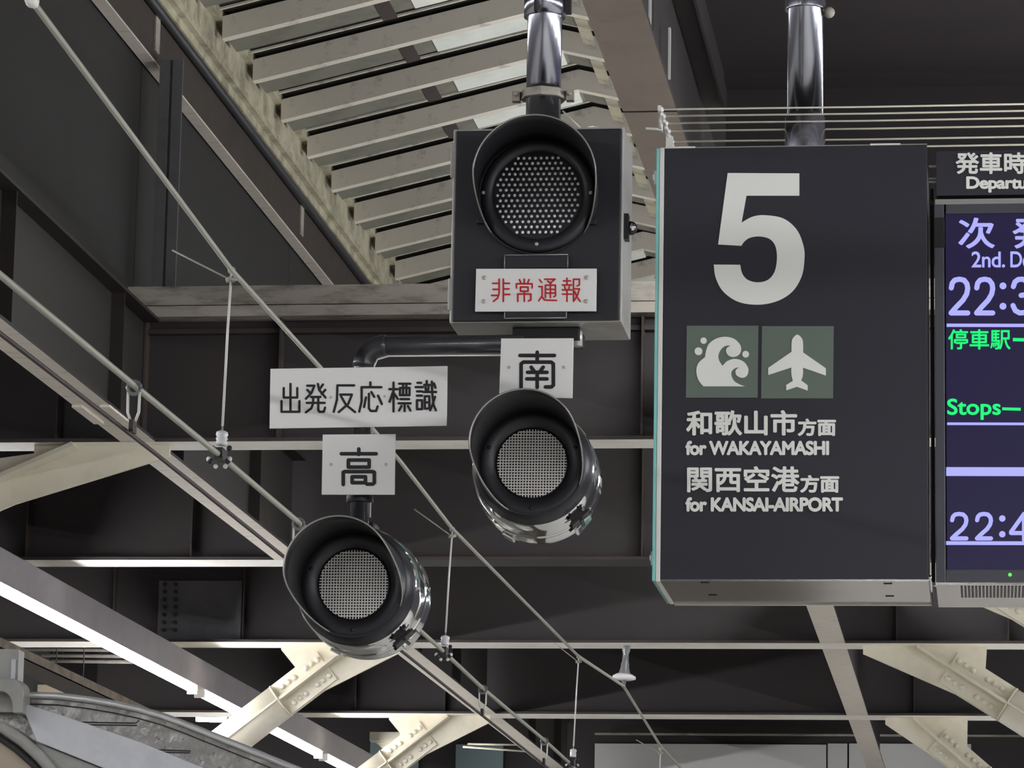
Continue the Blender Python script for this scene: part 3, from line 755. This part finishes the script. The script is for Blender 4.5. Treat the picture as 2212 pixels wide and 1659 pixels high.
def hood(name, c, axis, r, lmax, m, parent, start=78, end=135, base=.012, thick=.004, tilt=0.0):
    """visor: a sheet tube round the axis, long above and cut back below; c is the centre at the flange, axis points to the viewer"""
    axis = Vector(axis).normalized(); s = axis.cross(Vector((0, 0, 1))).normalized(); up = s.cross(axis)
    N = 72
    def b(bm):
        rows = []
        for k in range(N):
            ph = -math.pi+2*math.pi*k/N
            d = abs(math.degrees(ph)+tilt)
            if d > 180: d = 360-d
            if d <= start: f = 1.0
            elif d >= end: f = 0.0
            else:
                f = 1-(d-start)/(end-start); f = f*f*(3-2*f)
            L = base+(lmax-base)*f
            o = s*math.sin(ph)+up*math.cos(ph)
            rr = []
            for q in range(5):
                rr.append((bm.verts.new(c+o*r+axis*(L*q/4)), bm.verts.new(c+o*(r-thick)+axis*(L*q/4))))
            rows.append(rr)
        for k in range(N):
            a_, b_ = rows[k], rows[(k+1) % N]
            for q in range(4):
                f = bm.faces.new((a_[q][0], b_[q][0], b_[q+1][0], a_[q+1][0])); f.smooth = True
                f = bm.faces.new((a_[q+1][1], b_[q+1][1], b_[q][1], a_[q][1])); f.smooth = True
            bm.faces.new((a_[4][0], b_[4][0], b_[4][1], a_[4][1]))
            bm.faces.new((a_[0][1], b_[0][1], b_[0][0], a_[0][0]))
    o = part(name, b, m, parent)
    # pale rolled edge along the rim
    def e(bm):
        pts = []
        for k in range(N+1):
            ph = -math.pi+2*math.pi*k/N
            d = abs(math.degrees(ph)+tilt)
            if d > 180: d = 360-d
            f = 1.0 if d <= start else 0.0 if d >= end else (lambda u: u*u*(3-2*u))(1-(d-start)/(end-start))
            if d > end-1: continue
            oo = s*math.sin(ph)+up*math.cos(ph)
            pts.append(c+oo*(r-thick/2)+axis*(base+(lmax-base)*f))
        tube(bm, pts, thick*.62, 6)
    part('rim', e, 'hood_edge', o)
    return o
# main lens
lc = Q(1161, 420.5, YB-.03)
axm = Vector((.075, -1, 0)).normalized()
part('lens_ring', lambda bm: lathe(bm, lc+Vector((0, .025, 0)), (0, -1, 0), [(0, .180), (.018, .180), (.026, .172), (.028, .142), (.014, .137), (.010, .136)], 56), 'hood_black', sg)
ln = part('lens', lambda bm: lathe(bm, lc+Vector((0, .012, 0)), (0, -1, 0), [(0, .137), (.004, .10), (.006, 0)], 48), 'lens_back', sg)
def leds(bm):
    s = .0178
    for i in range(-9, 10):
        for j in range(-9, 10):
            x = (j+(.5 if i % 2 else 0))*s; z = i*s*.94
            if x*x+z*z < .1335**2:
                c = lc+Vector((x, .005, z))
                lathe(bm, c, (0, -1, 0), [(0, .0052), (.003, .0044), (.0045, 0)], 7)
part('led_dots', leds, 'led', ln, kind='stuff')
hood('hood', lc+Vector((0, .02, 0)), axm, .187, .275, 'hood_black', sg, 82, 132)
screws(sg, [(1159, 527), (1044, 416), (1276, 416)], YB-.034, .006)
for x, y in ((1039, 478), (1280, 480)):
    c = Q(x, y, YB-.02)
    part('hood_tab', lambda bm: (box(bm, c.x-.012, c.x+.012, YB-.03, YB-.008, c.z-.008, c.z+.008)), 'hood_black', sg, bevel=.003)

# pole above the signal
pc = Q(1175.5, 120, YB+.14)
XPole = pc.x
po = thing('signal_pole', (XPole, YB+.14, bz1), 'shiny steel pole holding the emergency signal box from above', 'pole')
rp = .0545
part('shaft', lambda bm: cyl(bm, (XPole, YB+.14, bz1), (XPole, YB+.14, ZB-.02), rp, n=40), 'pole_metal', po)
zc = Q(1175, 207, YB+.14).z
part('collar', lambda bm: cyl(bm, (XPole, YB+.14, zc-.014), (XPole, YB+.14, zc+.014), .074, n=8), 'steel_dirty', po, bevel=.003)
for s in (-1, 1):
    part('collar_bolt', lambda bm: (box(bm, XPole+s*.085-.012, XPole+s*.085+.012, YB+.12, YB+.15, zc-.02, zc+.012), cyl(bm, (XPole+s*.085, YB+.10, zc), (XPole+s*.085, YB+.17, zc), .007, n=8)), 'steel_dirty', po)
zc2 = Q(1175, 18, YB+.14).z
part('coupling', lambda bm: cyl(bm, (XPole, YB+.14, zc2-.03), (XPole, YB+.14, zc2+.06), .066, n=40), 'pole_metal', po)
part('clamp_bolt', lambda bm: box(bm, XPole+.064, XPole+.084, YB+.12, YB+.15, zc2-.02, zc2+.03), 'rubber', po)
part('clamp_strap', lambda bm: box(bm, XPole-.025, XPole-.015, YB+.06, YB+.09, zc2-.03, zc2+.06), 'rubber', po)
part('top_plate', lambda bm: cyl(bm, (XPole, YB+.14, ZB-.02), (XPole, YB+.14, ZB-.0), .12, n=24), 'pole_metal', po)
solo('stay_wire', lambda bm: tube(bm, [Q(1216, 240, YB+.1), Q(1254, 277, YB+.05)], .003, 6), 'wire_white', 'thin stay wire between signal pole and box top', 'wire')

# elbow pipe going left and down
YPp = YB+.05
zh = Q(950, 745, YPp).z; xv = Q(782, 900, YPp).x; rr_ = .0295
x_r = Q(1130, 745, YPp).x
zl = Q(780, 1140, YPp).z
pts = [Vector((x_r, YPp, zh)), Vector((xv+.07, YPp, zh))]
for k in range(1, 9):
    a = math.pi/2*k/8; pts.append(Vector((xv+.07-.07*math.sin(a), YPp, zh-.07+.07*math.cos(a))))
pts.append(Vector((xv, YPp, zl)))
pp = thing('elbow_pipe', (xv, YPp, zl), 'black elbow pipe carrying the name plates and lower lamp', 'pipe')
part('pipe', lambda bm: tube(bm, pts, rr_, 20), 'pipe_black', pp)
part('elbow', lambda bm: tube(bm, pts[1:10], rr_+.004, 20), 'pipe_black', pp)
part('conduit', lambda bm: tube(bm, [Vector((x_r, YPp-.01, zh-.036)), Vector((xv+.08, YPp-.01, zh-.036)), Vector((xv+.045, YPp-.01, zh-.046)), Vector((xv+.035, YPp-.01, zh-.07)), Vector((xv+.035, YPp-.01, zl+.03))], .0028, 6), 'wire_white', pp)
zcl = Q(775, 1079, YPp).z
part('clamp', lambda bm: cyl(bm, (xv, YPp, zcl-.011), (xv, YPp, zcl+.011), rr_+.012, n=24), 'black', pp, bevel=.002)
part('stem', lambda bm: cyl(bm, (Q(1165, 860, YB+.08).x, YB+.12, bz0-.02), (Q(1165, 860, YB+.08).x, YB+.12, Q(1160, 930, YB+.12).z), .028, n=18), 'pipe_black', pp)

# name plates
YN = YB-.02
DEP = [
 ([[(50, 2), (50, 94)], [(16, 16), (16, 48), (84, 48), (84, 16)], [(5, 60), (5, 96), (95, 96), (95, 60)]], (606, 828, 649, 892)),
 ([[(10, 8), (44, 8), (30, 32), (4, 52)], [(10, 22), (26, 34)], [(60, 2), (66, 22), (96, 48)], [(84, 4), (68, 20)], [(95, 22), (78, 36)], [(28, 46), (72, 46)], [(8, 66), (92, 66)], [(38, 46), (38, 66), (30, 84), (4, 98)], [(62, 46), (62, 90), (68, 96), (88, 96), (94, 82)]], (659, 828, 705, 892)),
 ([[(92, 4), (18, 4), (16, 54), (2, 96)], [(30, 36), (82, 36), (66, 68), (24, 97)], [(34, 42), (56, 72), (96, 97)]], (720, 830, 769, 892)),
 ([[(48, 0), (48, 14)], [(12, 16), (94, 16)], [(12, 16), (12, 62), (2, 97)], [(30, 50), (22, 82)], [(42, 38), (42, 86), (50, 95), (72, 95), (78, 80)], [(52, 32), (64, 48)], [(80, 44), (96, 72)]], (775, 826, 827, 891)),
 ([[(2, 24), (40, 24)], [(21, 2), (21, 98)], [(21, 30), (3, 66)], [(23, 38), (40, 56)], [(46, 6), (97, 6)], [(50, 20), (93, 20), (93, 44), (50, 44), (50, 20)], [(64, 6), (64, 44)], [(79, 6), (79, 44)], [(52, 57), (91, 57)], [(44, 71), (98, 71)], [(71, 71), (71, 97)], [(57, 80), (46, 95)], [(86, 80), (97, 95)]], (840, 825, 888, 890)),
 ([[(10, 6), (28, 6)], [(2, 20), (36, 20)], [(8, 34), (32, 34)], [(8, 48), (32, 48)], [(8, 63), (32, 63), (32, 92), (8, 92), (8, 63)], [(54, 0), (54, 12)], [(42, 13), (68, 13)], [(48, 20), (50, 31)], [(62, 20), (60, 31)], [(38, 36), (98, 36)], [(45, 50), (66, 50), (66, 90), (45, 90), (45, 50)], [(45, 70), (66, 70)], [(78, 2), (80, 40), (86, 78), (97, 96)], [(93, 52), (82, 76), (70, 96)], [(88, 8), (95, 22)]], (897, 823, 943, 889)),
]
dp = thing('name_plate', Q(774, 922, YN), 'wide white name plate with six black characters above the square plate', 'name plate')
quad_plate('plate', [(584, 796.5), (966.5, 790.6), (965, 919.6), (582, 925.6)], YN, .005, 'plate_white', dp)
strokes('lettering', [(s_, r_, 5.2) for s_, r_ in DEP], YN, 'ink_black', dp, .0008)
screws(dp, [(714.5, 858.5), (831, 856)], YN, .004)
TAKA = [[(50, 1), (50, 16)], [(3, 14), (97, 14)], [(22, 31), (78, 31), (78, 50), (22, 50), (22, 31)], [(8, 97), (8, 64), (12, 62), (88, 62), (92, 64), (92, 92), (88, 96), (72, 96)], [(32, 76), (68, 76), (68, 92), (32, 92), (32, 76)]]
hp = thing('name_plate', Q(775, 1066, YN), 'small square white plate with one black character above lower lamp', 'name plate')
quad_plate('plate', [(697, 938.6), (854.5, 937.6), (852.5, 1068.5), (694.7, 1068.5)], YN, .005, 'plate_white', hp)
strokes('lettering', [(TAKA, (735, 969, 815, 1049), 8)], YN, 'ink_black', hp, .0008)
screws(hp, [(715, 1003), (834, 1003)], YN, .005)
NAN = [[(50, 1), (50, 24)], [(4, 10), (96, 10)], [(7, 97), (7, 33), (13, 28), (87, 28), (93, 33), (93, 91), (88, 96), (72, 96)], [(34, 42), (42, 53)], [(66, 42), (58, 53)], [(24, 56), (76, 56)], [(22, 74), (76, 74)], [(50, 56), (50, 97)]]
sp = thing('name_plate', Q(1160, 858, YN), 'small square white plate with one black character below signal box', 'name plate')
quad_plate('plate', [(1082.5, 731), (1239, 730.5), (1236.5, 860), (1078, 858)], YN, .005, 'plate_white', sp)
strokes('lettering', [(NAN, (1120, 760, 1201, 839), 8)], YN, 'ink_black', sp, .0008)
screws(sp, [(1099, 793.5), (1218, 793.5)], YN, .005)

# the two round repeating lamps
def round_lamp(ring, label, yaw, pitch, lens_px, Y=YB):
    c = Q(*ring, Y)
    ax = Vector((math.sin(yaw), -math.cos(yaw), math.sin(pitch))).normalized()      # towards the viewer
    t = thing('round_lamp', c-Vector((0, 0, .19)), label, 'lamp', 'round hooded signal lamps')
    s = ax.cross(Vector((0, 0, 1))).normalized(); up = s.cross(ax)
    part('body', lambda bm: lathe(bm, c-ax*.30, ax, [(0, 0), (0, .150), (.012, .185), (.02, .191), (.022, .193), (.028, .191), (.20, .190), (.262, .188), (.27, .182)], 72), 'chrome', t)
    part('band', lambda bm: lathe(bm, c-ax*.19, ax, [(0, .190), (.002, .194), (.012, .194), (.014, .190)], 72), 'chrome', t)
    part('front_ring', lambda bm: lathe(bm, c-ax*.03, ax, [(0, .182), (.01, .1765), (.04, .172), (.046, .166), (.05, .16), (.05, .116), (.034, .108), (.030, .106)], 64), 'hood_black', t)
    lc = c+ax*.004
    ln = part('lens', lambda bm: lathe(bm, lc, ax, [(-.004, .109), (.004, .06), (.005, 0)], 40), 'lens_back', t)
    def grid(bm):
        n = 12; p = .0088
        for i in range(-n, n+1):
            h = math.sqrt(max(0, .106**2-(i*p)**2))
            if h < .01: continue
            obox(bm, lc+ax*.010+s*(i*p), up, s, ax, h, .0016, .0012)
            obox(bm, lc+ax*.0125+up*(i*p), s, up, ax, h, .0016, .0012)
    part('lens_grid', grid, 'mesh_wire', ln, kind='stuff')
    hood('hood', c+ax*.012, ax, .163, .30, 'hood_black', t, 70, 138, .015, .004, tilt=-20)
    def ang(a): return -s*math.cos(math.radians(a))+up*math.sin(math.radians(a))
    for a in (-90, 20, 160):
        p = c+ax*.021+ang(a)*.14
        part('screw', lambda bm: lathe(bm, p, ax, [(0, .006), (.003, .005), (.004, 0)], 10), 'black', t)
    # toggle latch, lower right
    la = -47
    o = ang(la); tn = ang(la+90); q = c-ax*.10+o*.196
    lt = part('latch', lambda bm: (obox(bm, q, ax, tn, o, .055, .022, .008), obox(bm, q+ax*.02+o*.012, ax, tn, o, .03, .034, .006)), 'black', t, bevel=.002)
    def bits(bm):
        obox(bm, q+ax*.0+tn*.0+o*.02, ax, tn, o, .05, .005, .005)
        for dy in (-.03, .03):
            cyl(bm, q+ax*.065+tn*dy*.6, q-ax*.05+tn*dy*.6, .004, n=8)
        cyl(bm, q+ax*.03-tn*.04+o*.012, q+ax*.03+tn*.04+o*.012, .006, n=8)
        cyl(bm, q-ax*.03-tn*.045+o*.008, q-ax*.03+tn*.045+o*.008, .005, n=8)
    part('latch_wire', bits, 'black', lt)
    part('latch_rivet', lambda bm: [ball(bm, q+ax*dx+tn*dy+o*.012, .006, 8) for dx, dy in ((-.035, .012), (.0, -.014), (.03, .012))], 'chrome', lt)
    ra = -38
    o2 = ang(ra); tn2 = ang(ra+90); q2 = c-ax*.25+o2*.185
    part('rear_lug', lambda bm: obox(bm, q2+tn2*-.02, ax, tn2, o2, .045, .034, .012), 'chrome', t, bevel=.006)
    o3 = ang(-118); q3 = c-ax*.26+o3*.19
    part('rear_lug', lambda bm: obox(bm, q3, ax, ang(-28), o3, .03, .02, .012), 'chrome', t, bevel=.004)
    part('top_mount', lambda bm: obox(bm, c-ax*.14+up*.19, ax, s, up, .05, .04, .02), 'hood_black', t, bevel=.004)
    return t
round_lamp((1150, 1003), 'upper round chrome lamp with black hood below the single-character plate', math.radians(2.0), math.radians(2.5), None)
round_lamp((766, 1264), 'lower round chrome lamp with black hood at the end of the elbow pipe', 0.0, math.radians(.5), None)

# ================================================================== PLATFORM SIGN
Y5 = 12.0
a, b = Q(1436, 321, Y5), Q(2006, 1251, Y5)
sx0, sx1, sz0, sz1 = a.x, b.x, b.z, a.z
sD = .56
s5 = thing('platform_sign', ((sx0+sx1)/2, Y5+sD/2, sz0), 'charcoal hanging sign with a big white number five', 'sign')
part('case', lambda bm: box(bm, sx0, sx1-.004, Y5+.02, Y5+sD, sz0+.012, sz1), 'display_case', s5)
part('face_panel', lambda bm: box(bm, sx0, sx1, Y5, Y5+.02, sz0, sz1), 'sign_face', s5, bevel=.002)
part('bottom_panel', lambda bm: box(bm, sx0, sx1, Y5+.004, Y5+sD, sz0-.006, sz0+.004), 'stainless', s5)
part('bottom_trim', lambda bm: (box(bm, sx0, sx1, Y5+sD-.012, Y5+sD+.004, sz0-.012, sz0)), 'trim_white', s5)
part('corner_trim', lambda bm: tube(bm, [(sx1+.004, Y5, sz0+.01), (sx1+.006, Y5+.02, sz0-.008), (sx1+.004, Y5+sD, sz0-.008)], .006, 8), 'chrome', s5)
part('side_frame', lambda bm: box(bm, sx0-.016, sx0-.001, Y5-.004, Y5+sD, sz0-.008, sz1+.003), 'trim_white', s5, bevel=.002)
part('glass_panel', lambda bm: box(bm, sx0-.027, sx0-.017, Y5-.006, Y5+sD, sz0-.006, sz1), 'glass_edge', s5, bevel=.001)
part('top_trim', lambda bm: box(bm, sx0, sx1, Y5, Y5+.01, sz1, sz1+.004), 'hood_edge', s5)
for x0, x1 in ((1437, 1502), (1880, 1945)):
    p, q = Q(x0, 318, Y5), Q(x1, 318, Y5)
    part('top_clip', lambda bm: box(bm, p.x, q.x, Y5-.002, Y5+.04, sz1, sz1+.006), 'trim_white', s5)
for x, y in ((1416, 383), (1409, 1205)):
    c = Q(x, y, Y5+.03)
    part('side_lock', lambda bm: (cyl(bm, c+Vector((-.008, 0, 0)), c+Vector((.02, 0, 0)), .010, n=10), box(bm, c.x-.004, c.x+.006, c.y-.01, c.y+.01, c.z-.024, c.z+.02)), 'trim_white', s5)
for x, y in ((1523, 1259), (1918, 1261), (1540, 1286), (1922, 1288)):
    c = QZ(x, y, sz0-.007)
    part('slot', lambda bm: box(bm, c.x-.014, c.x+.014, c.y-.008, c.y+.008, sz0-.008, sz0-.005), 'black', s5)
FIVE = [(510,515,1),(922,517,1),(922,645,1),(618,645,1),(590,800,1),(650,767,0),(720,757,0),(830,776,0),(908,842,0),(946,935,0),(951,1010,0),(936,1105,0),(885,1192,0),(800,1248,0),(690,1271,0),(572,1255,0),(484,1195,0),(441,1115,0),(430,1041,1),(582,1042,1),(594,1092,0),(625,1128,0),(682,1143,0),(742,1128,0),(780,1080,0),(793,1005,0),(784,935,0),(750,893,0),(692,879,0),(640,886,0),(608,906,0),(588,933,1),(455,925,1)]
shape('numeral', [(1380+x/2.6587, 180+y/2.6587) for x, y in spline(FIVE, 6)], Y5, 'sign_white', s5)
def tile(x0, y0, x1, y1):
    def b(bm): prism(bm, [Q(x0+1, y0, Y5-.002), Q(x1, y0, Y5-.002), Q(x1-1.5, y1, Y5-.002), Q(x0-1, y1, Y5-.002)], (0, .003, 0))
    return part('pictogram_tile', b, 'tile_green', s5)
t1 = tile(1482.5, 703.5, 1638, 859); t2 = tile(1645, 704.5, 1801, 860.5)
k = 3.45625
def zp(x, y): return (1400+x/k, 660+y/k)
WAVE = [(412,603,1),(375,555,0),(360,490,0),(375,430,0),(425,385,1),(432,340,0),(455,285,0),(510,246,0),(580,233,0),(645,250,0),(688,295,0),(693,340,0),(672,372,0),(632,384,0),(597,370,0),(582,340,0),(590,315,0),(616,300,1),(580,300,0),(545,325,0),(525,370,0),(530,410,0),(556,450,1),(590,415,0),(650,398,0),(712,418,0),(746,465,0),(744,510,0),(722,535,0),(692,538,0),(660,520,0),(652,495,0),(660,475,0),(682,462,1),(655,465,0),(628,485,0),(621,515,0),(640,560,0),(680,587,0),(722,603,1)]
shape('wave', [zp(x, y) for x, y in spline(WAVE, 4)], Y5, 'sign_white', t1, lift=.0045)
for cx_, cy_, r_ in ((414, 262, 24), (376, 341, 29), (728, 363, 25)):
    shape('droplet', [zp(cx_+r_*math.cos(a_*math.pi/10), cy_+r_*math.sin(a_*math.pi/10)) for a_ in range(20)], Y5, 'sign_white', t1, lift=.0045)
PLANE = [(1071,345,1),(1071,285,0),(1080,245,0),(1114,217,0),(1148,245,0),(1157,285,0),(1157,350,1),(1327,468,1),(1327,523,1),(1155,463,1),(1157,490,0),(1153,530,0),(1142,558,1),(1191,595,1),(1191,635,1),(1111,606,1),(1031,633,1),(1031,593,1),(1081,562,1),(1072,530,0),(1068,490,0),(1070,462,1),(897,518,1),(897,465,1)]
shape('airplane', [zp(x, y) for x, y in spline(PLANE, 5)], Y5, 'sign_white', t2, lift=.0045)
text('lettering', '和歌山市', (1482, 886, 1722, 941), Y5, 'sign_white', s5, .03)
text('lettering', '方面', (1723, 904, 1806, 942), Y5, 'sign_white', s5, .042)
text('lettering', 'for WAKAYAMASHI', (1480.5, 952, 1791, 983.5), Y5, 'sign_white', s5, .045, spacing=.95)
text('lettering', '関西空港', (1484, 1007, 1727, 1063.5), Y5, 'sign_white', s5, .026)
text('lettering', '方面', (1728, 1026, 1813, 1064.5), Y5, 'sign_white', s5, .042)
text('lettering', 'for KANSAI-AIRPORT', (1480.5, 1074, 1821, 1105.5), Y5, 'sign_white', s5, .045, spacing=.95)

# its pole
c = Q(1739.5, 150, Y5+sD/2); xp, yp = c.x, c.y
sp_ = thing('sign_pole', (xp, yp, sz1), 'shiny steel pole holding the number five sign', 'pole')
part('shaft', lambda bm: cyl(bm, (xp, yp, sz1), (xp, yp, zs), .061, n=40), 'pole_metal', sp_)
zq = Q(1739, 255, yp).z
part('sleeve', lambda bm: cyl(bm, (xp, yp, sz1), (xp, yp, zq), .069, n=40), 'pole_metal', sp_, bevel=.003)
zq2 = Q(1739, 12, yp-.06).z
part('collar', lambda bm: cyl(bm, (xp, yp, zq2), (xp, yp, zq2+.06), .070, n=40), 'pole_metal', sp_, bevel=.003)
cb = Q(1791, 27, yp)
part('eye_bolt', lambda bm: (ball(bm, cb, .02, 12), cyl(bm, cb, (xp+.05, yp, cb.z+.02), .01, n=8)), 'steel_dirty', sp_)

# bird wires over the sign
zwire = Q(1500, 230.5, Y5).z
xw0 = Q(1424, 231, Y5).x
ends = [230.5, 245, 260.5, 277.5, 300.5, 317.5]
words_ = ['highest', 'second highest', 'third', 'fourth', 'fifth', 'lowest']
wy = []
for n_, py in enumerate(ends):
    y = QZ(1700, py+1.4, zwire).y; wy.append(y)
    solo('bird_wire', lambda bm: tube(bm, [(xw0, y, zwire), (-.4, y, zwire-.003), (1.2, y, zwire)], .0034, 6), 'bird_wire', words_[n_]+' of the six thin wires strung above the sign', 'wire', 'wires strung above the sign')
br = thing('wire_bracket', (xw0, Y5+.2, sz1), 'small pale bracket anchoring the wires at the sign corner', 'bracket')
part('bar', lambda bm: obox(bm, (xw0, (wy[0]+wy[-1])/2, zwire), Vector((0, 1, 0)), Vector((1, 0, 0)), Vector((0, 0, 1)), (wy[-1]-wy[0])/2+.02, .006, .009), 'trim_white', br)
for n_, y in enumerate(wy):
    part('peg', lambda bm: (ball(bm, (xw0+.004, y, zwire), .010, 10), ball(bm, (xw0+.006, y-.004, zwire-.018), .007, 8)), 'porcelain', br)
for y in (wy[0]+.01, wy[0]+.06):
    part('leg', lambda bm: cyl(bm, (xw0, y, zwire), (xw0, y, zwire-.065), .005, n=8), 'case_grey', br)
part('leg', lambda bm: obox(bm, (xw0+.006, wy[3]+.03, (zwire+sz1)/2-.01), Vector((0, .1, 1)).normalized(), Vector((1, 0, 0)), Vector((0, 1, -.1)).normalized(), .07, .012, .01), 'trim_white', br)
part('leg', lambda bm: box(bm, xw0, xw0+.014, wy[-1]-.02, wy[-1], sz1, zwire), 'trim_white', br)
p = Q(1414, 278, wy[0]+.03)
part('spur', lambda bm: cyl(bm, p+Vector((-.03, 0, .002)), p+Vector((.028, 0, -.003)), .0045, n=8), 'trim_white', br)

# ================================================================== DEPARTURE DISPLAY
dd = thing('departure_display', Q(2300, 1258, Y5), 'departure display cut by the right edge with glowing blue text', 'display')
XE = 2480.0
def dbox(name, x0, y0, x1, y1, ya, yb, m, parent=dd, bevel=0.0):
    p, q = Q(x0, y0, Y5), Q(x1, y1, Y5)
    return part(name, lambda bm: box(bm, p.x, q.x, ya, yb, q.z, p.z), m, parent, bevel=bevel)
hd = dbox('header_panel', 2022, 325, XE, 416, Y5+.005, Y5+.10, 'sign_face', bevel=.002)
text('lettering', '発車時', (2064, 329, 2217, 376), Y5+.005, 'sign_white', hd, .028)
text('lettering', 'Departu', (2087, 381, 2218, 416), Y5+.005, 'sign_white', hd, .04, spacing=.95)
dbox('case', 2024, 400, XE, 1256, Y5+.06, Y5+sD, 'display_case')
bz = .03
for nm, r_ in (('bezel_side', (2018.5, 432, 2043, 1258)), ('bezel_top', (2043, 432, XE, 456)), ('bezel_bottom', (2043, 1230, XE, 1258))):
    dbox(nm, *r_, Y5, Y5+.06, 'bezel', bevel=.003)
dbox('bezel_trim', 2020, 431, XE, 436, Y5-.002, Y5, 'hood_edge')
dbox('sensor', 2018, 471, 2041, 535, Y5-.006, Y5, 'black', bevel=.002)
sc = dbox('screen', 2042, 455, XE, 1231, Y5+.012, Y5+.05, 'screen')
YSc = Y5+.012
text('lettering', '次', (2070, 470, 2149, 537), YSc, 'text_blue', sc, .02)
text('lettering', '発', (2187, 470, 2266, 537), YSc, 'text_blue', sc, .02)
text('lettering', '2nd.', (2098.5, 543, 2171, 578), YSc, 'text_blue', sc, .015, spacing=.95)
text('lettering', 'De', (2182.5, 543, 2226, 578), YSc, 'text_blue', sc, .015, spacing=.95)
TWO = [[(5, 26), (10, 12), (24, 3), (50, 0), (76, 3), (92, 14), (96, 28), (90, 44), (70, 62), (30, 84), (4, 100), (96, 100)]]
THREE = [[(5, 22), (14, 8), (32, 1), (56, 0), (80, 6), (94, 20), (90, 36), (74, 46), (48, 48)], [(74, 46), (92, 56), (98, 72), (88, 90), (66, 99), (40, 100), (16, 93), (3, 78)]]
FOUR = [[(74, 100), (74, 0), (0, 70), (0, 74), (100, 74)]]
DOT = [[(50, 50), (51, 50)]]
strokes('lettering', [(TWO, (2053, 603, 2092, 676), 11), (TWO, (2108, 603, 2146, 676), 11), (DOT, (2159, 610, 2174, 625), 15), (DOT, (2159, 654, 2174, 669), 15), (THREE, (2187, 603, 2226, 676), 11)], YSc, 'text_blue', sc, .002)
text('lettering', '停車駅', (2048, 711, 2183, 755), YSc, 'text_green', sc, .014)
text('lettering', 'Stops', (2046, 861, 2162, 907), YSc, 'text_green', sc, .02)
strokes('lettering', [(TWO, (2055, 1110, 2089, 1163), 9), (TWO, (2109, 1110, 2142, 1163), 9), (DOT, (2158, 1113, 2172, 1127), 14), (DOT, (2158, 1147, 2172, 1161), 14), (FOUR, (2184, 1110, 2222, 1166), 9)], YSc, 'text_blue', sc, .002)
def sline(x0, y0, x1, y1, m): shape('screen_line', [(x0, y0), (x1, y0+1), (x1, y1+1), (x0, y1)], YSc, m, sc, .001, .002)
sline(2045, 699, XE-8, 706, 'text_blue'); sline(2046, 912.5, XE-8, 918, 'text_blue'); sline(2044, 1009, XE-8, 1028, 'text_blue'); sline(2044, 1169, XE-8, 1177, 'text_blue')
sline(2188, 730, 2232, 737, 'text_green'); sline(2165, 880, 2205, 886, 'text_green')
c = Q(2181.6, 1241.5, Y5)
part('indicator', lambda bm: ball(bm, c, .006, 10), 'led_green', dd)
vp = part('vent_panel', lambda bm: (lambda p, q: box(bm, p.x, q.x, Y5+.004, Y5+sD, q.z-.010, q.z))(Q(2022, 1240, Y5), Q(XE, 1256, Y5)), 'stainless', dd)
zv = Q(2022, 1256, Y5).z-.010
ya_, yb_ = QZ(2100, 1266, zv).y, QZ(2100, 1290, zv).y
n_ = 0; px = 2078
slot0 = None
while px < XE-20:
    p = QZ(px, 1278, zv)
    if slot0 is None:
        slot0 = part('vent_slot', lambda bm: box(bm, p.x-.0036, p.x+.0036, ya_, yb_, zv-.0015, zv+.001), 'black', vp); p00 = p.x
    else: copy_part(slot0, vp, Vector((p.x-p00, 0, 0)))
    px += 7.75
for zz in (349, 376, 383):
    dbox('link_rod', 2006, zz, 2024, zz+3, Y5+.05, Y5+.06, 'trim_white')
dbox('side_post', 2008, 395, 2019, 1250, Y5+.08, Y5+.16, 'black')
